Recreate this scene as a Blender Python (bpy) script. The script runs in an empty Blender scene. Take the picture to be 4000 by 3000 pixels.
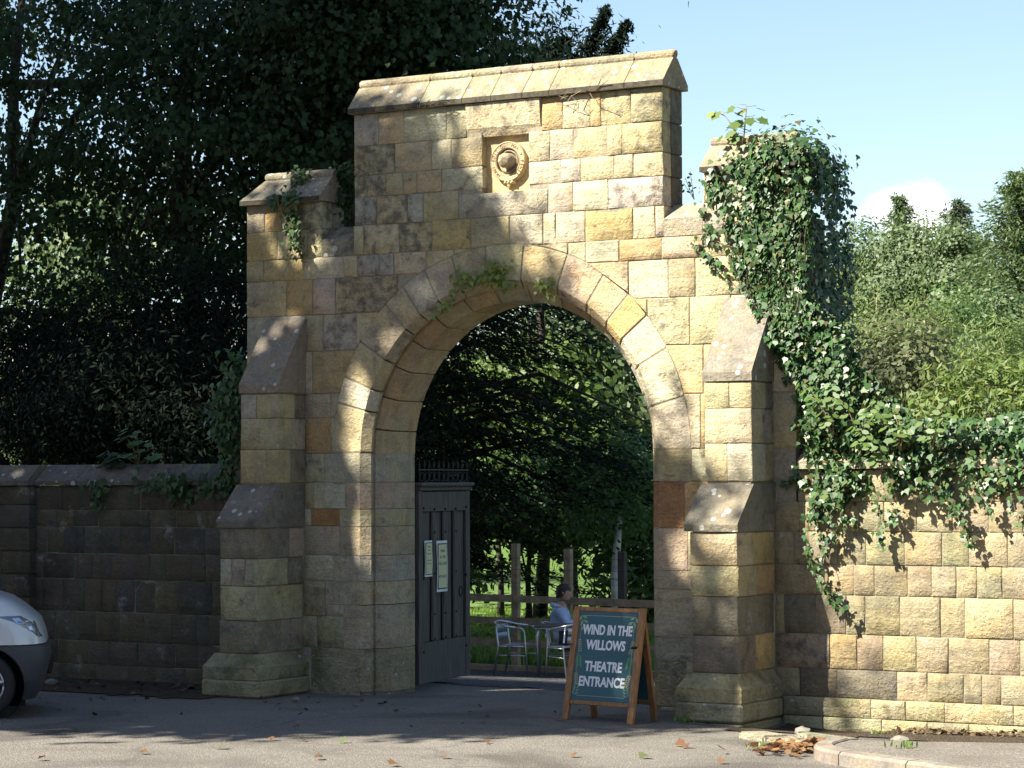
import bpy, bmesh, math, random
import numpy as np
from mathutils import Vector, Matrix, noise as mnoise

SC = bpy.context.scene
COL = SC.collection
rad = math.radians

# ------------------------------------------------------------------ camera
CAM = np.array([13.2843, -22.0188, 2.3])
YAW, PIT, ROL, FOC = rad(30.907), rad(2.149), rad(-0.207), 9761.0
_f = np.array([-math.sin(YAW)*math.cos(PIT), math.cos(YAW)*math.cos(PIT), math.sin(PIT)])
_r = np.array([math.cos(YAW), math.sin(YAW), 0.0])
_u = np.cross(_r, _f)
_c, _s = math.cos(ROL), math.sin(ROL)
RIGHT, UP = _r*_c+_u*_s, -_r*_s+_u*_c
cam = bpy.data.cameras.new('camera')
cam.sensor_fit = 'HORIZONTAL'; cam.sensor_width = 36.0
cam.lens = 36.0*FOC/4000.0
cam.clip_start = 0.5; cam.clip_end = 3000
camo = bpy.data.objects.new('camera', cam); COL.objects.link(camo)
m3 = Matrix((RIGHT, UP, -_f)).transposed()
camo.matrix_world = Matrix.Translation(CAM) @ m3.to_4x4()
SC.camera = camo

def at(px, py, y):
    """point of the plane y seen at a photo pixel"""
    d = RIGHT*(px-2000)/FOC-UP*(py-1500)/FOC+_f
    return CAM+d*((y-CAM[1])/d[1])

# ------------------------------------------------------------------ sky, sun, exposure
SUN_AZ, SUN_EL = rad(34.0), rad(44.5)          # azimuth left of the wall's normal
SC.view_settings.view_transform = 'Standard'
SC.view_settings.look = 'None'
SC.view_settings.exposure = 1.8
SC.view_settings.gamma = 1.0
SC.view_settings.use_curve_mapping = False
w = bpy.data.worlds.new("World"); SC.world = w; w.use_nodes = True
nt = w.node_tree; nt.nodes.clear()
def N(t, typ, **kw):
    n = t.nodes.new(typ)
    for k, v in kw.items(): setattr(n, k, v)
    return n
wo = N(nt, 'ShaderNodeOutputWorld'); bg = N(nt, 'ShaderNodeBackground')
sky = N(nt, 'ShaderNodeTexSky', sky_type='NISHITA')
sky.sun_disc = False; sky.sun_elevation = SUN_EL
# the sun stands at direction (-sin az, -cos az)
sky.sun_rotation = math.pi+SUN_AZ
sky.altitude = 50; sky.air_density = 1.0; sky.dust_density = 0.6; sky.ozone_density = 1.2
bg.inputs['Strength'].default_value = 0.06
tc = N(nt, 'ShaderNodeTexCoord')
nz = N(nt, 'ShaderNodeTexNoise'); nz.inputs['Scale'].default_value = 14; nz.inputs['Detail'].default_value = 6
sc_ = N(nt, 'ShaderNodeMapping'); sc_.inputs['Scale'].default_value = (1, 1, 2.2)
nt.links.new(tc.outputs['Generated'], sc_.inputs['Vector']); nt.links.new(sc_.outputs['Vector'], nz.inputs['Vector'])
cd = at(2035*1.80832, 462*1.80832, 200)-CAM; cd /= np.linalg.norm(cd)
vm = N(nt, 'ShaderNodeVectorMath', operation='DISTANCE')
vs = N(nt, 'ShaderNodeVectorMath', operation='MULTIPLY'); vs.inputs[1].default_value = (1, 1, 1.9)
nt.links.new(tc.outputs['Generated'], vs.inputs[0]); nt.links.new(vs.outputs['Vector'], vm.inputs[0])
vm.inputs[1].default_value = (cd[0], cd[1], cd[2]*1.9)
ma = N(nt, 'ShaderNodeMath', operation='MULTIPLY_ADD'); ma.inputs[1].default_value = -20.0; ma.inputs[2].default_value = -0.05
nt.links.new(vm.outputs['Value'], ma.inputs[0])
mb = N(nt, 'ShaderNodeMath', operation='MULTIPLY_ADD'); nt.links.new(nz.outputs['Fac'], mb.inputs[0]); mb.inputs[1].default_value = 2.0; nt.links.new(ma.outputs[0], mb.inputs[2])
mr = N(nt, 'ShaderNodeMapRange'); mr.inputs['From Min'].default_value = 0.55; mr.inputs['From Max'].default_value = 0.95
nt.links.new(mb.outputs[0], mr.inputs['Value'])
mix = N(nt, 'ShaderNodeMix', data_type='RGBA')
nt.links.new(mr.outputs['Result'], mix.inputs['Factor'])
nt.links.new(sky.outputs['Color'], mix.inputs[6]); mix.inputs[7].default_value = (9, 9, 9.2, 1)
nt.links.new(mix.outputs[2], bg.inputs['Color']); nt.links.new(bg.outputs[0], wo.inputs['Surface'])

sun = bpy.data.lights.new('sun', 'SUN'); sun.energy = 4.9; sun.angle = rad(0.53); sun.color = (1.0, 0.93, 0.80)
suno = bpy.data.objects.new('sun', sun); COL.objects.link(suno)
sdir = Vector((math.sin(SUN_AZ)*math.cos(SUN_EL), math.cos(SUN_AZ)*math.cos(SUN_EL), -math.sin(SUN_EL)))
suno.rotation_euler = sdir.to_track_quat('-Z', 'Y').to_euler(); suno.location = (-30, -40, 50)

# ------------------------------------------------------------------ helpers
def tag(o, label=None, cat=None, group=None, kind=None):
    if label: o['label'] = label
    if cat: o['category'] = cat
    if group: o['group'] = group
    if kind: o['kind'] = kind
    return o

def empty(name, loc, label=None, cat=None, group=None, rz=0.0):
    o = bpy.data.objects.new(name, None); COL.objects.link(o)
    o.location = loc; o.rotation_euler = (0, 0, rz); o.empty_display_size = 0.2
    return tag(o, label, cat, group)

def base_of(p):
    """summed location of the parents, so that a mesh may be given in world metres"""
    v = Vector((0, 0, 0))
    while p is not None:
        v = v+p.location; p = p.parent
    return v

def mesh_obj(name, verts, faces, mat, parent=None, smooth=False, local=False, fm=None):
    off = Vector((0, 0, 0)) if (local or parent is None) else base_of(parent)
    me = bpy.data.meshes.new(name)
    me.from_pydata([(v[0]-off.x, v[1]-off.y, v[2]-off.z) for v in verts], [], faces)
    for m in (mat if isinstance(mat, (list, tuple)) else [mat]): me.materials.append(m)
    if smooth: me.polygons.foreach_set('use_smooth', [True]*len(me.polygons))
    if fm: me.polygons.foreach_set('material_index', fm)
    me.update()
    o = bpy.data.objects.new(name, me); COL.objects.link(o)
    if parent is not None: o.parent = parent
    return o

class MB:
    """collects boxes, prisms and tubes for one mesh"""
    def __init__(s): s.v = []; s.f = []; s.m = []; s.cm = 0
    def add(s, v, f):
        o = len(s.v); s.v += [tuple(p) for p in v]; s.f += [tuple(i+o for i in q) for q in f]; s.m += [s.cm]*len(f)
    def box(s, x0, x1, y0, y1, z0, z1, b=0.0, M=None):
        if b <= 0:
            v = [(x, y, z) for x in (x0, x1) for y in (y0, y1) for z in (z0, z1)]
            f = [(0, 1, 3, 2), (4, 6, 7, 5), (0, 4, 5, 1), (2, 3, 7, 6), (0, 2, 6, 4), (1, 5, 7, 3)]
        else:
            v = []; idx = {}
            X, Y, Z = (x0, x1), (y0, y1), (z0, z1)
            for i in (0, 1):
                for j in (0, 1):
                    for k in (0, 1):
                        sx, sy, sz = (1-2*i)*b, (1-2*j)*b, (1-2*k)*b
                        for ax in range(3):
                            p = [X[i]+sx, Y[j]+sy, Z[k]+sz]
                            p[ax] = (X[i], Y[j], Z[k])[ax]
                            idx[i, j, k, ax] = len(v); v.append(tuple(p))
            f = []
            for i in (0, 1):
                f.append(tuple(idx[q] for q in [(i, 0, 0, 0), (i, 0, 1, 0), (i, 1, 1, 0), (i, 1, 0, 0)][::1 if i == 0 else -1]))
                f.append(tuple(idx[q] for q in [(0, i, 0, 1), (1, i, 0, 1), (1, i, 1, 1), (0, i, 1, 1)][::1 if i == 0 else -1]))
                f.append(tuple(idx[q] for q in [(0, 0, i, 2), (0, 1, i, 2), (1, 1, i, 2), (1, 0, i, 2)][::1 if i == 0 else -1]))
            for a in (0, 1):
                for c in (0, 1):
                    f.append((idx[0, a, c, 1], idx[1, a, c, 1], idx[1, a, c, 2], idx[0, a, c, 2]))
                    f.append((idx[a, 0, c, 0], idx[a, 1, c, 0], idx[a, 1, c, 2], idx[a, 0, c, 2]))
                    f.append((idx[a, c, 0, 0], idx[a, c, 1, 0], idx[a, c, 1, 1], idx[a, c, 0, 1]))
            for i in (0, 1):
                for j in (0, 1):
                    for k in (0, 1): f.append(tuple(idx[i, j, k, q] for q in range(3)))
        if M is not None: v = [tuple(M @ Vector(p)) for p in v]
        s.add(v, f); return s
    def tube(s, pts, rads, n=8, cap=True):
        pts = [Vector(p) for p in pts]
        if not isinstance(rads, (list, tuple)): rads = [rads]*len(pts)
        rings = []; v = []; ref = None
        for i, p in enumerate(pts):
            d = (pts[min(i+1, len(pts)-1)]-pts[max(i-1, 0)]).normalized()
            if ref is None: ref = Vector((0, 0, 1)) if abs(d.z) < .9 else Vector((1, 0, 0))
            a = (ref-d*ref.dot(d)).normalized(); b = d.cross(a); ref = a
            rings.append(len(v))
            for k in range(n):
                t = 2*math.pi*k/n
                v.append(p+(a*math.cos(t)+b*math.sin(t))*rads[i])
        f = []
        for i in range(len(pts)-1):
            for k in range(n):
                f.append((rings[i]+k, rings[i]+(k+1) % n, rings[i+1]+(k+1) % n, rings[i+1]+k))
        if cap:
            f.append(tuple(range(n))[::-1]); f.append(tuple(rings[-1]+k for k in range(n)))
        s.add(v, f); return s
    def prism(s, poly, axis, a0, a1):
        """polygon extruded along an axis; poly pairs are the two other coordinates in order"""
        n = len(poly)
        def P(p, t):
            if axis == 'x': return (t, p[0], p[1])
            if axis == 'y': return (p[0], t, p[1])
            return (p[0], p[1], t)
        v = [P(p, a0) for p in poly]+[P(p, a1) for p in poly]
        f = [tuple(range(n)), tuple(range(2*n-1, n-1, -1))]
        for i in range(n): f.append((i, n+i, n+(i+1) % n, (i+1) % n)[::-1])
        s.add(v, f); return s
    def build(s, name, mat, parent=None, smooth=False, local=False):
        o = mesh_obj(name, s.v, s.f, mat, parent, smooth, local, s.m if isinstance(mat, (list, tuple)) else None)
        bm = bmesh.new(); bm.from_mesh(o.data); bmesh.ops.recalc_face_normals(bm, faces=bm.faces); bm.to_mesh(o.data); bm.free()
        return o

# ------------------------------------------------------------------ materials
def new_mat(name):
    m = bpy.data.materials.new(name); m.use_nodes = True
    t = m.node_tree; t.nodes.clear()
    out = N(t, 'ShaderNodeOutputMaterial'); p = N(t, 'ShaderNodeBsdfPrincipled')
    t.links.new(p.outputs[0], out.inputs['Surface'])
    return m, t, p, out
def simple(name, col, rough=0.6, metal=0.0, spec=0.5, noise=0.0, nscale=20, bump=0.0, coat=0.0):
    m, t, p, out = new_mat(name)
    p.inputs['Base Color'].default_value = (*col, 1); p.inputs['Roughness'].default_value = rough
    p.inputs['Metallic'].default_value = metal; p.inputs['Specular IOR Level'].default_value = spec
    p.inputs['Coat Weight'].default_value = coat
    if noise or bump:
        g = N(t, 'ShaderNodeTexCoord')
        n = N(t, 'ShaderNodeTexNoise'); n.inputs['Scale'].default_value = nscale; n.inputs['Detail'].default_value = 6
        t.links.new(g.outputs['Object'], n.inputs['Vector'])
        if noise:
            r = N(t, 'ShaderNodeValToRGB')
            r.color_ramp.elements[0].position = .3; r.color_ramp.elements[1].position = .7
            r.color_ramp.elements[0].color = (*[c*(1-noise) for c in col], 1); r.color_ramp.elements[1].color = (*[min(1, c*(1+noise)) for c in col], 1)
            t.links.new(n.outputs['Fac'], r.inputs['Fac']); t.links.new(r.outputs['Color'], p.inputs['Base Color'])
        if bump:
            b = N(t, 'ShaderNodeBump'); b.inputs['Strength'].default_value = bump; b.inputs['Distance'].default_value = .01
            t.links.new(n.outputs['Fac'], b.inputs['Height']); t.links.new(b.outputs[0], p.inputs['Normal'])
    return m

def stone_mat(name, lichen=0.0, rough_bump=1.0, algae=0.0):
    m, t, p, out = new_mat(name)
    L = t.links.new
    oi = N(t, 'ShaderNodeObjectInfo'); ge = N(t, 'ShaderNodeNewGeometry')
    rnd = N(t, 'ShaderNodeMath', operation='MULTIPLY'); L(oi.outputs['Random'], rnd.inputs[0]); rnd.inputs[1].default_value = 43.7
    off = N(t, 'ShaderNodeVectorMath', operation='ADD'); L(ge.outputs['Position'], off.inputs[0]); L(rnd.outputs[0], off.inputs[1])
    def noise(scale, detail=5, rough=.55, vec=None, dist=0.0):
        n = N(t, 'ShaderNodeTexNoise'); n.inputs['Scale'].default_value = scale; n.inputs['Detail'].default_value = detail
        n.inputs['Roughness'].default_value = rough; n.inputs['Distortion'].default_value = dist
        L((vec or off).outputs[0], n.inputs['Vector']); return n
    def ramp(src, a, b, lo=0.0, hi=1.0):
        r = N(t, 'ShaderNodeMapRange'); r.interpolation_type = 'SMOOTHSTEP'
        r.inputs['From Min'].default_value = a; r.inputs['From Max'].default_value = b
        r.inputs['To Min'].default_value = lo; r.inputs['To Max'].default_value = hi
        L(src, r.inputs['Value']); return r.outputs['Result']
    def mixc(fac, a, b, mode='MIX'):
        x = N(t, 'ShaderNodeMix', data_type='RGBA', blend_type=mode)
        if isinstance(fac, float): x.inputs['Factor'].default_value = fac
        else: L(fac, x.inputs['Factor'])
        for i, q in ((6, a), (7, b)):
            if isinstance(q, tuple): x.inputs[i].default_value = (*q, 1)
            else: L(q, x.inputs[i])
        return x.outputs[2]
    n1 = noise(2.6, 4); n2 = noise(8.5, 8, .70, dist=.2); n3 = noise(34, 6, .7); n4 = noise(4.2, 5, .6, dist=.4)
    col = oi.outputs['Color']
    col = mixc(ramp(n1.outputs['Fac'], .35, .68), col, mixc(1.0, col, (1.10, 1.03, .88), 'MULTIPLY'))
    col = mixc(ramp(n4.outputs['Fac'], .46, .66, 0, .75), col, mixc(1.0, col, (.70, .72, .77), 'MULTIPLY'))
    # iron streaks along the bedding
    bv = N(t, 'ShaderNodeVectorMath', operation='MULTIPLY'); bv.inputs[1].default_value = (1.2, 1.2, 9.0); L(off.outputs[0], bv.inputs[0])
    nb = noise(1.5, 5, .6, bv, .4)
    col = mixc(ramp(nb.outputs['Fac'], .56, .72, 0, .42), col, mixc(1.0, col, (1.05, .84, .58), 'MULTIPLY'))
    # soot: more of it where the object's alpha says so
    so = N(t, 'ShaderNodeMath', operation='MULTIPLY_ADD'); L(oi.outputs['Alpha'], so.inputs[0]); so.inputs[1].default_value = .26; L(n2.outputs['Fac'], so.inputs[2])
    col = mixc(ramp(so.outputs[0], .58, .80, 0, .80), col, (.085, .080, .072))
    wn = N(t, 'ShaderNodeTexNoise'); wn.inputs['Scale'].default_value = 1.15; wn.inputs['Detail'].default_value = 7; wn.inputs['Roughness'].default_value = .62; wn.inputs['Distortion'].default_value = .5; L(ge.outputs['Position'], wn.inputs['Vector'])
    col = mixc(ramp(wn.outputs['Fac'], .48, .68, 0, .62), col, mixc(1.0, col, (.60, .60, .62), 'MULTIPLY'))
    dv = N(t, 'ShaderNodeVectorMath', operation='MULTIPLY'); dv.inputs[1].default_value = (5.5, 5.5, .55); L(ge.outputs['Position'], dv.inputs[0])
    dn = noise(1.0, 6, .6, dv, .3)
    col = mixc(ramp(dn.outputs['Fac'], .54, .72, 0, .5), col, mixc(1.0, col, (.62, .61, .60), 'MULTIPLY'))
    wp = N(t, 'ShaderNodeTexNoise'); wp.inputs['Scale'].default_value = 3.1; wp.inputs['Detail'].default_value = 8; wp.inputs['Roughness'].default_value = .7; L(ge.outputs['Position'], wp.inputs['Vector'])
    col = mixc(ramp(wp.outputs['Fac'], .58, .72, 0, .55), col, (.50, .48, .42))
    # grain
    col = mixc(ramp(n3.outputs['Fac'], .30, .75, 0, 1), mixc(1.0, col, (.78, .76, .74), 'MULTIPLY'), mixc(1.0, col, (1.13, 1.13, 1.12), 'MULTIPLY'))
    if algae:
        na = noise(3.3, 5, .6)
        col = mixc(ramp(na.outputs['Fac'], .52, .70, 0, algae), col, (.10, .115, .045))
    if lichen:
        vo = N(t, 'ShaderNodeTexVoronoi'); vo.inputs['Scale'].default_value = 9; L(off.outputs[0], vo.inputs['Vector'])
        sel = N(t, 'ShaderNodeSeparateColor'); L(vo.outputs['Color'], sel.inputs[0])
        rad_ = N(t, 'ShaderNodeMath', operation='MULTIPLY'); L(sel.outputs[0], rad_.inputs[0]); rad_.inputs[1].default_value = lichen
        nw = N(t, 'ShaderNodeMath', operation='MULTIPLY_ADD'); L(n3.outputs['Fac'], nw.inputs[0]); nw.inputs[1].default_value = -.22; L(rad_.outputs[0], nw.inputs[2])
        df = N(t, 'ShaderNodeMath', operation='SUBTRACT'); L(nw.outputs[0], df.inputs[0]); L(vo.outputs['Distance'], df.inputs[1])
        col = mixc(ramp(df.outputs[0], .0, .04, 0, .85), col, (.50, .52, .48))
    L(col, p.inputs['Base Color'])
    p.inputs['Roughness'].default_value = .92; p.inputs['Specular IOR Level'].default_value = .2
    # relief
    pv = N(t, 'ShaderNodeTexVoronoi'); pv.inputs['Scale'].default_value = 19; L(off.outputs[0], pv.inputs['Vector'])
    pit = ramp(pv.outputs['Distance'], .0, .22, -.5, 0)
    h = N(t, 'ShaderNodeMath', operation='MULTIPLY_ADD'); L(n2.outputs['Fac'], h.inputs[0]); h.inputs[1].default_value = 1.5; L(n3.outputs['Fac'], h.inputs[2])
    h2 = N(t, 'ShaderNodeMath', operation='ADD'); L(h.outputs[0], h2.inputs[0]); L(pit, h2.inputs[1])
    h3 = N(t, 'ShaderNodeMath', operation='MULTIPLY_ADD'); L(nb.outputs['Fac'], h3.inputs[0]); h3.inputs[1].default_value = .9; L(h2.outputs[0], h3.inputs[2])
    b = N(t, 'ShaderNodeBump'); b.inputs['Strength'].default_value = .85*rough_bump; b.inputs['Distance'].default_value = .030
    L(h3.outputs[0], b.inputs['Height']); L(b.outputs[0], p.inputs['Normal'])
    return m

M_STONE = stone_mat('sandstone', rough_bump=.75)
M_CAP = stone_mat('weathered_sandstone', lichen=.46, rough_bump=.8)
M_BASE = stone_mat('damp_sandstone', lichen=.30, algae=.6)
M_CRUST = simple('black_crust_on_stone', (.055, .048, .032), .95, noise=.5, nscale=22, bump=.6)
M_MORTAR = simple('lime_mortar', (.25, .215, .155), .95, noise=.25, nscale=30, bump=.5)

def leaf_mat(name, cols, rough=.5, trans=.3, spec=.4):
    m, t, p, out = new_mat(name)
    L = t.links.new
    g = N(t, 'ShaderNodeNewGeometry'); r = N(t, 'ShaderNodeValToRGB')
    el = r.color_ramp.elements
    while len(el) < len(cols): el.new(.5)
    for i, c in enumerate(cols):
        el[i].position = i/(len(cols)-1); el[i].color = (*c, 1)
    L(g.outputs['Random Per Island'], r.inputs['Fac']); L(r.outputs['Color'], p.inputs['Base Color'])
    p.inputs['Roughness'].default_value = rough; p.inputs['Specular IOR Level'].default_value = spec
    tr = N(t, 'ShaderNodeBsdfTranslucent'); hs = N(t, 'ShaderNodeHueSaturation'); hs.inputs['Value'].default_value = 1.7; hs.inputs['Hue'].default_value = .485
    L(r.outputs['Color'], hs.inputs['Color']); L(hs.outputs[0], tr.inputs['Color'])
    mx = N(t, 'ShaderNodeMixShader'); mx.inputs[0].default_value = trans
    L(p.outputs[0], mx.inputs[1]); L(tr.outputs[0], mx.inputs[2]); L(mx.outputs[0], out.inputs['Surface'])
    return m

L_SYC = leaf_mat('sycamore_leaf', [(.014, .032, .011), (.020, .044, .014), (.030, .060, .017), (.017, .038, .014)], .6, .22, .22)
L_YEW = leaf_mat('yew_needle', [(.004, .010, .005), (.007, .015, .007), (.005, .012, .006)], .75, .08, .12)
L_CED = leaf_mat('cedar_needle', [(.008, .016, .008), (.012, .024, .011), (.018, .032, .014)], .7, .12, .15)
L_IVY = leaf_mat('ivy_leaf', [(.026, .070, .021), (.042, .100, .028), (.058, .125, .034), (.034, .085, .026), (.085, .120, .035), (.018, .05, .018), (.03, .075, .024), (.022, .058, .02), (.11, .09, .035)], .46, .12, .4)
L_IVYY = leaf_mat('young_ivy_leaf', [(.16, .21, .045), (.23, .27, .06), (.12, .18, .04)], .35, .3, .5)
L_LIME = leaf_mat('bright_leaf', [(.065, .115, .022), (.085, .14, .026), (.10, .155, .034)], .5, .35)
L_FAR = leaf_mat('far_leaf', [(.050, .092, .034), (.075, .118, .042), (.110, .145, .055), (.060, .104, .036)], .55, .3)
L_CON = leaf_mat('far_conifer', [(.045, .070, .040), (.065, .092, .05), (.085, .112, .058)], .6, .25)
L_LAR = leaf_mat('larch_needle', [(.085, .135, .035), (.115, .165, .045), (.15, .185, .055)], .6, .35)
L_GRN = leaf_mat('fresh_leaf', [(.05, .105, .028), (.072, .135, .034), (.09, .155, .04)], .5, .3)
L_WEEP = leaf_mat('dry_leaf', [(.10, .125, .055), (.14, .16, .07), (.09, .115, .05), (.13, .13, .06)], .6, .3)
L_RHO = leaf_mat('rhododendron_leaf', [(.08, .135, .028), (.12, .17, .034), (.06, .11, .024), (.16, .185, .045)], .55, .25, .3)
L_FERN = leaf_mat('fern_frond', [(.07, .13, .025), (.10, .17, .03), (.13, .20, .04)], .5, .4)
L_GRASS = leaf_mat('grass_blade', [(.10, .18, .03), (.13, .22, .04), (.16, .24, .05)], .5, .35)
L_LITT = leaf_mat('old_leaf', [(.07, .045, .025), (.12, .075, .035), (.05, .035, .02), (.16, .13, .07)], .8, .1)
L_DEAD = leaf_mat('dead_leaf', [(.15, .07, .028), (.21, .115, .045), (.11, .055, .028), (.24, .17, .08)], .7, .15)
M_BARK = simple('bark', (.035, .028, .021), .9, noise=.4, nscale=9, bump=.8)
M_PALEBARK = simple('pale_bark', (.30, .24, .17), .85, noise=.3, nscale=9, bump=.5)
M_BIRCH = simple('birch_bark', (.62, .58, .52), .7, noise=.45, nscale=5, bump=.3)
M_STEM = simple('ivy_stem', (.20, .15, .09), .8, noise=.3, nscale=15)

# ------------------------------------------------------------------ leaves
SHAPE = {
    'quad': [(-.5, 0), (0, -.34), (.5, 0), (0, .34)],
    'needle': [(-.5, -.06), (.5, -.03), (.5, .03), (-.5, .06)],
    'oval': [(-.5, 0), (-.22, -.26), (.2, -.24), (.5, 0), (.2, .24), (-.22, .26)],
    'lance': [(-.5, 0), (-.1, -.13), (.5, 0), (-.1, .13)],
    'ivy': [(-.42, 0), (-.34, -.30), (-.05, -.44), (.06, -.22), (.52, 0), (.06, .22), (-.05, .44), (-.34, .30)],
    'maple': [(-.42, 0), (-.36, -.18), (-.42, -.40), (-.14, -.35), (.05, -.56), (.19, -.33), (.33, -.19), (.55, 0), (.33, .19), (.19, .33), (.05, .56), (-.14, .35), (-.42, .40), (-.36, .18)],
}
def leaf_mesh(name, C, Nn, S, shape, mat, parent=None, up=None, seed=0, fold=0.0):
    """many leaf-sized polygons, each an island; C centres, Nn normals, S sizes, up = leaf axis"""
    rng = np.random.default_rng(seed)
    T = np.array(SHAPE[shape]); k = len(T); n = len(C)
    C = np.asarray(C, float); Nn = np.asarray(Nn, float)
    Nn = Nn/(np.linalg.norm(Nn, axis=1, keepdims=True)+1e-9)
    A = rng.normal(size=(n, 3)) if up is None else np.asarray(up, float)+rng.normal(size=(n, 3))*.35
    A = A-Nn*np.sum(A*Nn, axis=1, keepdims=True); A /= (np.linalg.norm(A, axis=1, keepdims=True)+1e-9)
    B = np.cross(Nn, A)
    S = np.broadcast_to(np.asarray(S, float), (n,))
    V = C[:, None, :]+(A[:, None, :]*T[None, :, 0:1]+B[:, None, :]*T[None, :, 1:2])*S[:, None, None]
    if fold: V = V+Nn[:, None, :]*(np.abs(T[None, :, 1:2])-.2*np.abs(T[None, :, 0:1]))*S[:, None, None]*fold
    off = base_of(parent) if parent is not None else Vector((0, 0, 0))
    V = (V-np.array(off)[None, None, :]).reshape(-1, 3)
    me = bpy.data.meshes.new(name)
    me.vertices.add(n*k); me.loops.add(n*k); me.polygons.add(n)
    me.vertices.foreach_set('co', V.astype(np.float32).ravel())
    me.loops.foreach_set('vertex_index', np.arange(n*k, dtype=np.int32))
    me.polygons.foreach_set('loop_start', np.arange(0, n*k, k, dtype=np.int32))
    me.materials.append(mat)
    me.update(calc_edges=True); me.validate()
    o = bpy.data.objects.new(name, me); COL.objects.link(o)
    if parent is not None: o.parent = parent
    return o

def clusters(rng, cen, radii, nc, per, csize, flat=.6, shell=.55, low=-1.0, power=1.0):
    """leaf centres in clumps spread through an ellipsoid; returns centres, clump normals"""
    d = rng.normal(size=(nc, 3)); d /= np.linalg.norm(d, axis=1, keepdims=True)
    r = shell+(1-shell)*rng.random(nc)**power
    P = d*r[:, None]
    P = P[P[:, 2] > low]
    P = P*np.array(radii)+np.array(cen)
    nc = len(P)
    cs = csize*(.6+.8*rng.random(nc))
    q = rng.normal(size=(nc, per, 3))*np.array([1, 1, flat])*.5
    C = P[:, None, :]+q*cs[:, None, None]
    nn = rng.normal(size=(nc, per, 3))*.45+np.array([0, 0, .45])+q*2.2+(P-np.array(cen))[:, None, :]/np.array(radii)*.6
    return C.reshape(-1, 3), nn.reshape(-1, 3), P

def trunk_tree(name, label, base, height, cen, radii, nc, per, csize, lsize, shape, lm, bm=M_BARK, tr=.3, seed=1, group=None,
               flat=.6, shell=.5, limbs=9, low=-1.0, cat='tree', crown_name='crown', extra=None, gaps=None):
    rng = np.random.default_rng(seed)
    root = empty(name, base, label, cat, group)
    C, nn, P = clusters(rng, cen, radii, nc, per, csize, flat, shell, low)
    S = lsize*(.65+.7*rng.random(len(C)))
    if extra is not None:
        C = np.vstack([C, extra[0]]); nn = np.vstack([nn, extra[1]]); S = np.concatenate([S, np.full(len(extra[0]), lsize)])
    if gaps:      # holes cut in the crown to shape sun patches, given by where these meet the gate
        X = C[:, 0]-C[:, 1]*math.tan(SUN_AZ); Z = C[:, 2]+C[:, 1]*math.tan(SUN_EL)/math.cos(SUN_AZ)
        keep = np.ones(len(C), bool)
        for gx_, gz_, rx_, rz_ in gaps: keep &= (((X-gx_)/rx_)**2+((Z-gz_)/rz_)**2 > 1) | (rng.random(len(C)) < .012)
        C, nn, S = C[keep], nn[keep], S[keep]
    leaf_mesh(crown_name, C, nn, S, shape, lm, root, seed=seed)
    b = MB(); bx, by, bz = base
    top = Vector((cen[0], cen[1], cen[2]+radii[2]*.5))
    pts = []
    for i in range(7):
        f = i/6
        p = Vector(base).lerp(top, f)+Vector((rng.normal()*.12, rng.normal()*.12, 0))*(f > 0)*height*.06
        pts.append(p)
    b.tube(pts, [tr*(1.25 if i == 0 else 1)*(1-.13*i) for i in range(7)], 9)
    b.build('trunk', bm, root, True)
    for i in range(min(limbs, len(P))):
        q = Vector(P[(i*7) % len(P)]); s = pts[2+i % 4]
        mid = s.lerp(q, .5)+Vector((0, 0, .25))
        MB().tube([s, mid, q], [tr*.38, tr*.22, tr*.07], 6).build('limb', bm, root, True)
    return root

# ------------------------------------------------------------------ masonry
SR = random.Random(11)
BUFF, PALE, GREY, ORNG, PINK, OLIV, DARK = (.47, .41, .27), (.53, .485, .36), (.42, .39, .315), (.48, .37, .20), (.46, .385, .28), (.42, .38, .245), (.27, .24, .18)
def tint(o, col=None, soot=None, dark=1.0):
    if col is None:
        col = SR.choices([BUFF, PALE, GREY, ORNG, PINK, OLIV], [40, 20, 12, 7, 8, 13])[0]
    v = SR.uniform(.90, 1.08)*dark
    if soot is None: soot = SR.choice([0, 0, .1, .15, .25, .4])
    o.color = tuple(min(1, c*v*SR.uniform(.96, 1.04)) for c in col)+(soot,)
    return o

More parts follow.
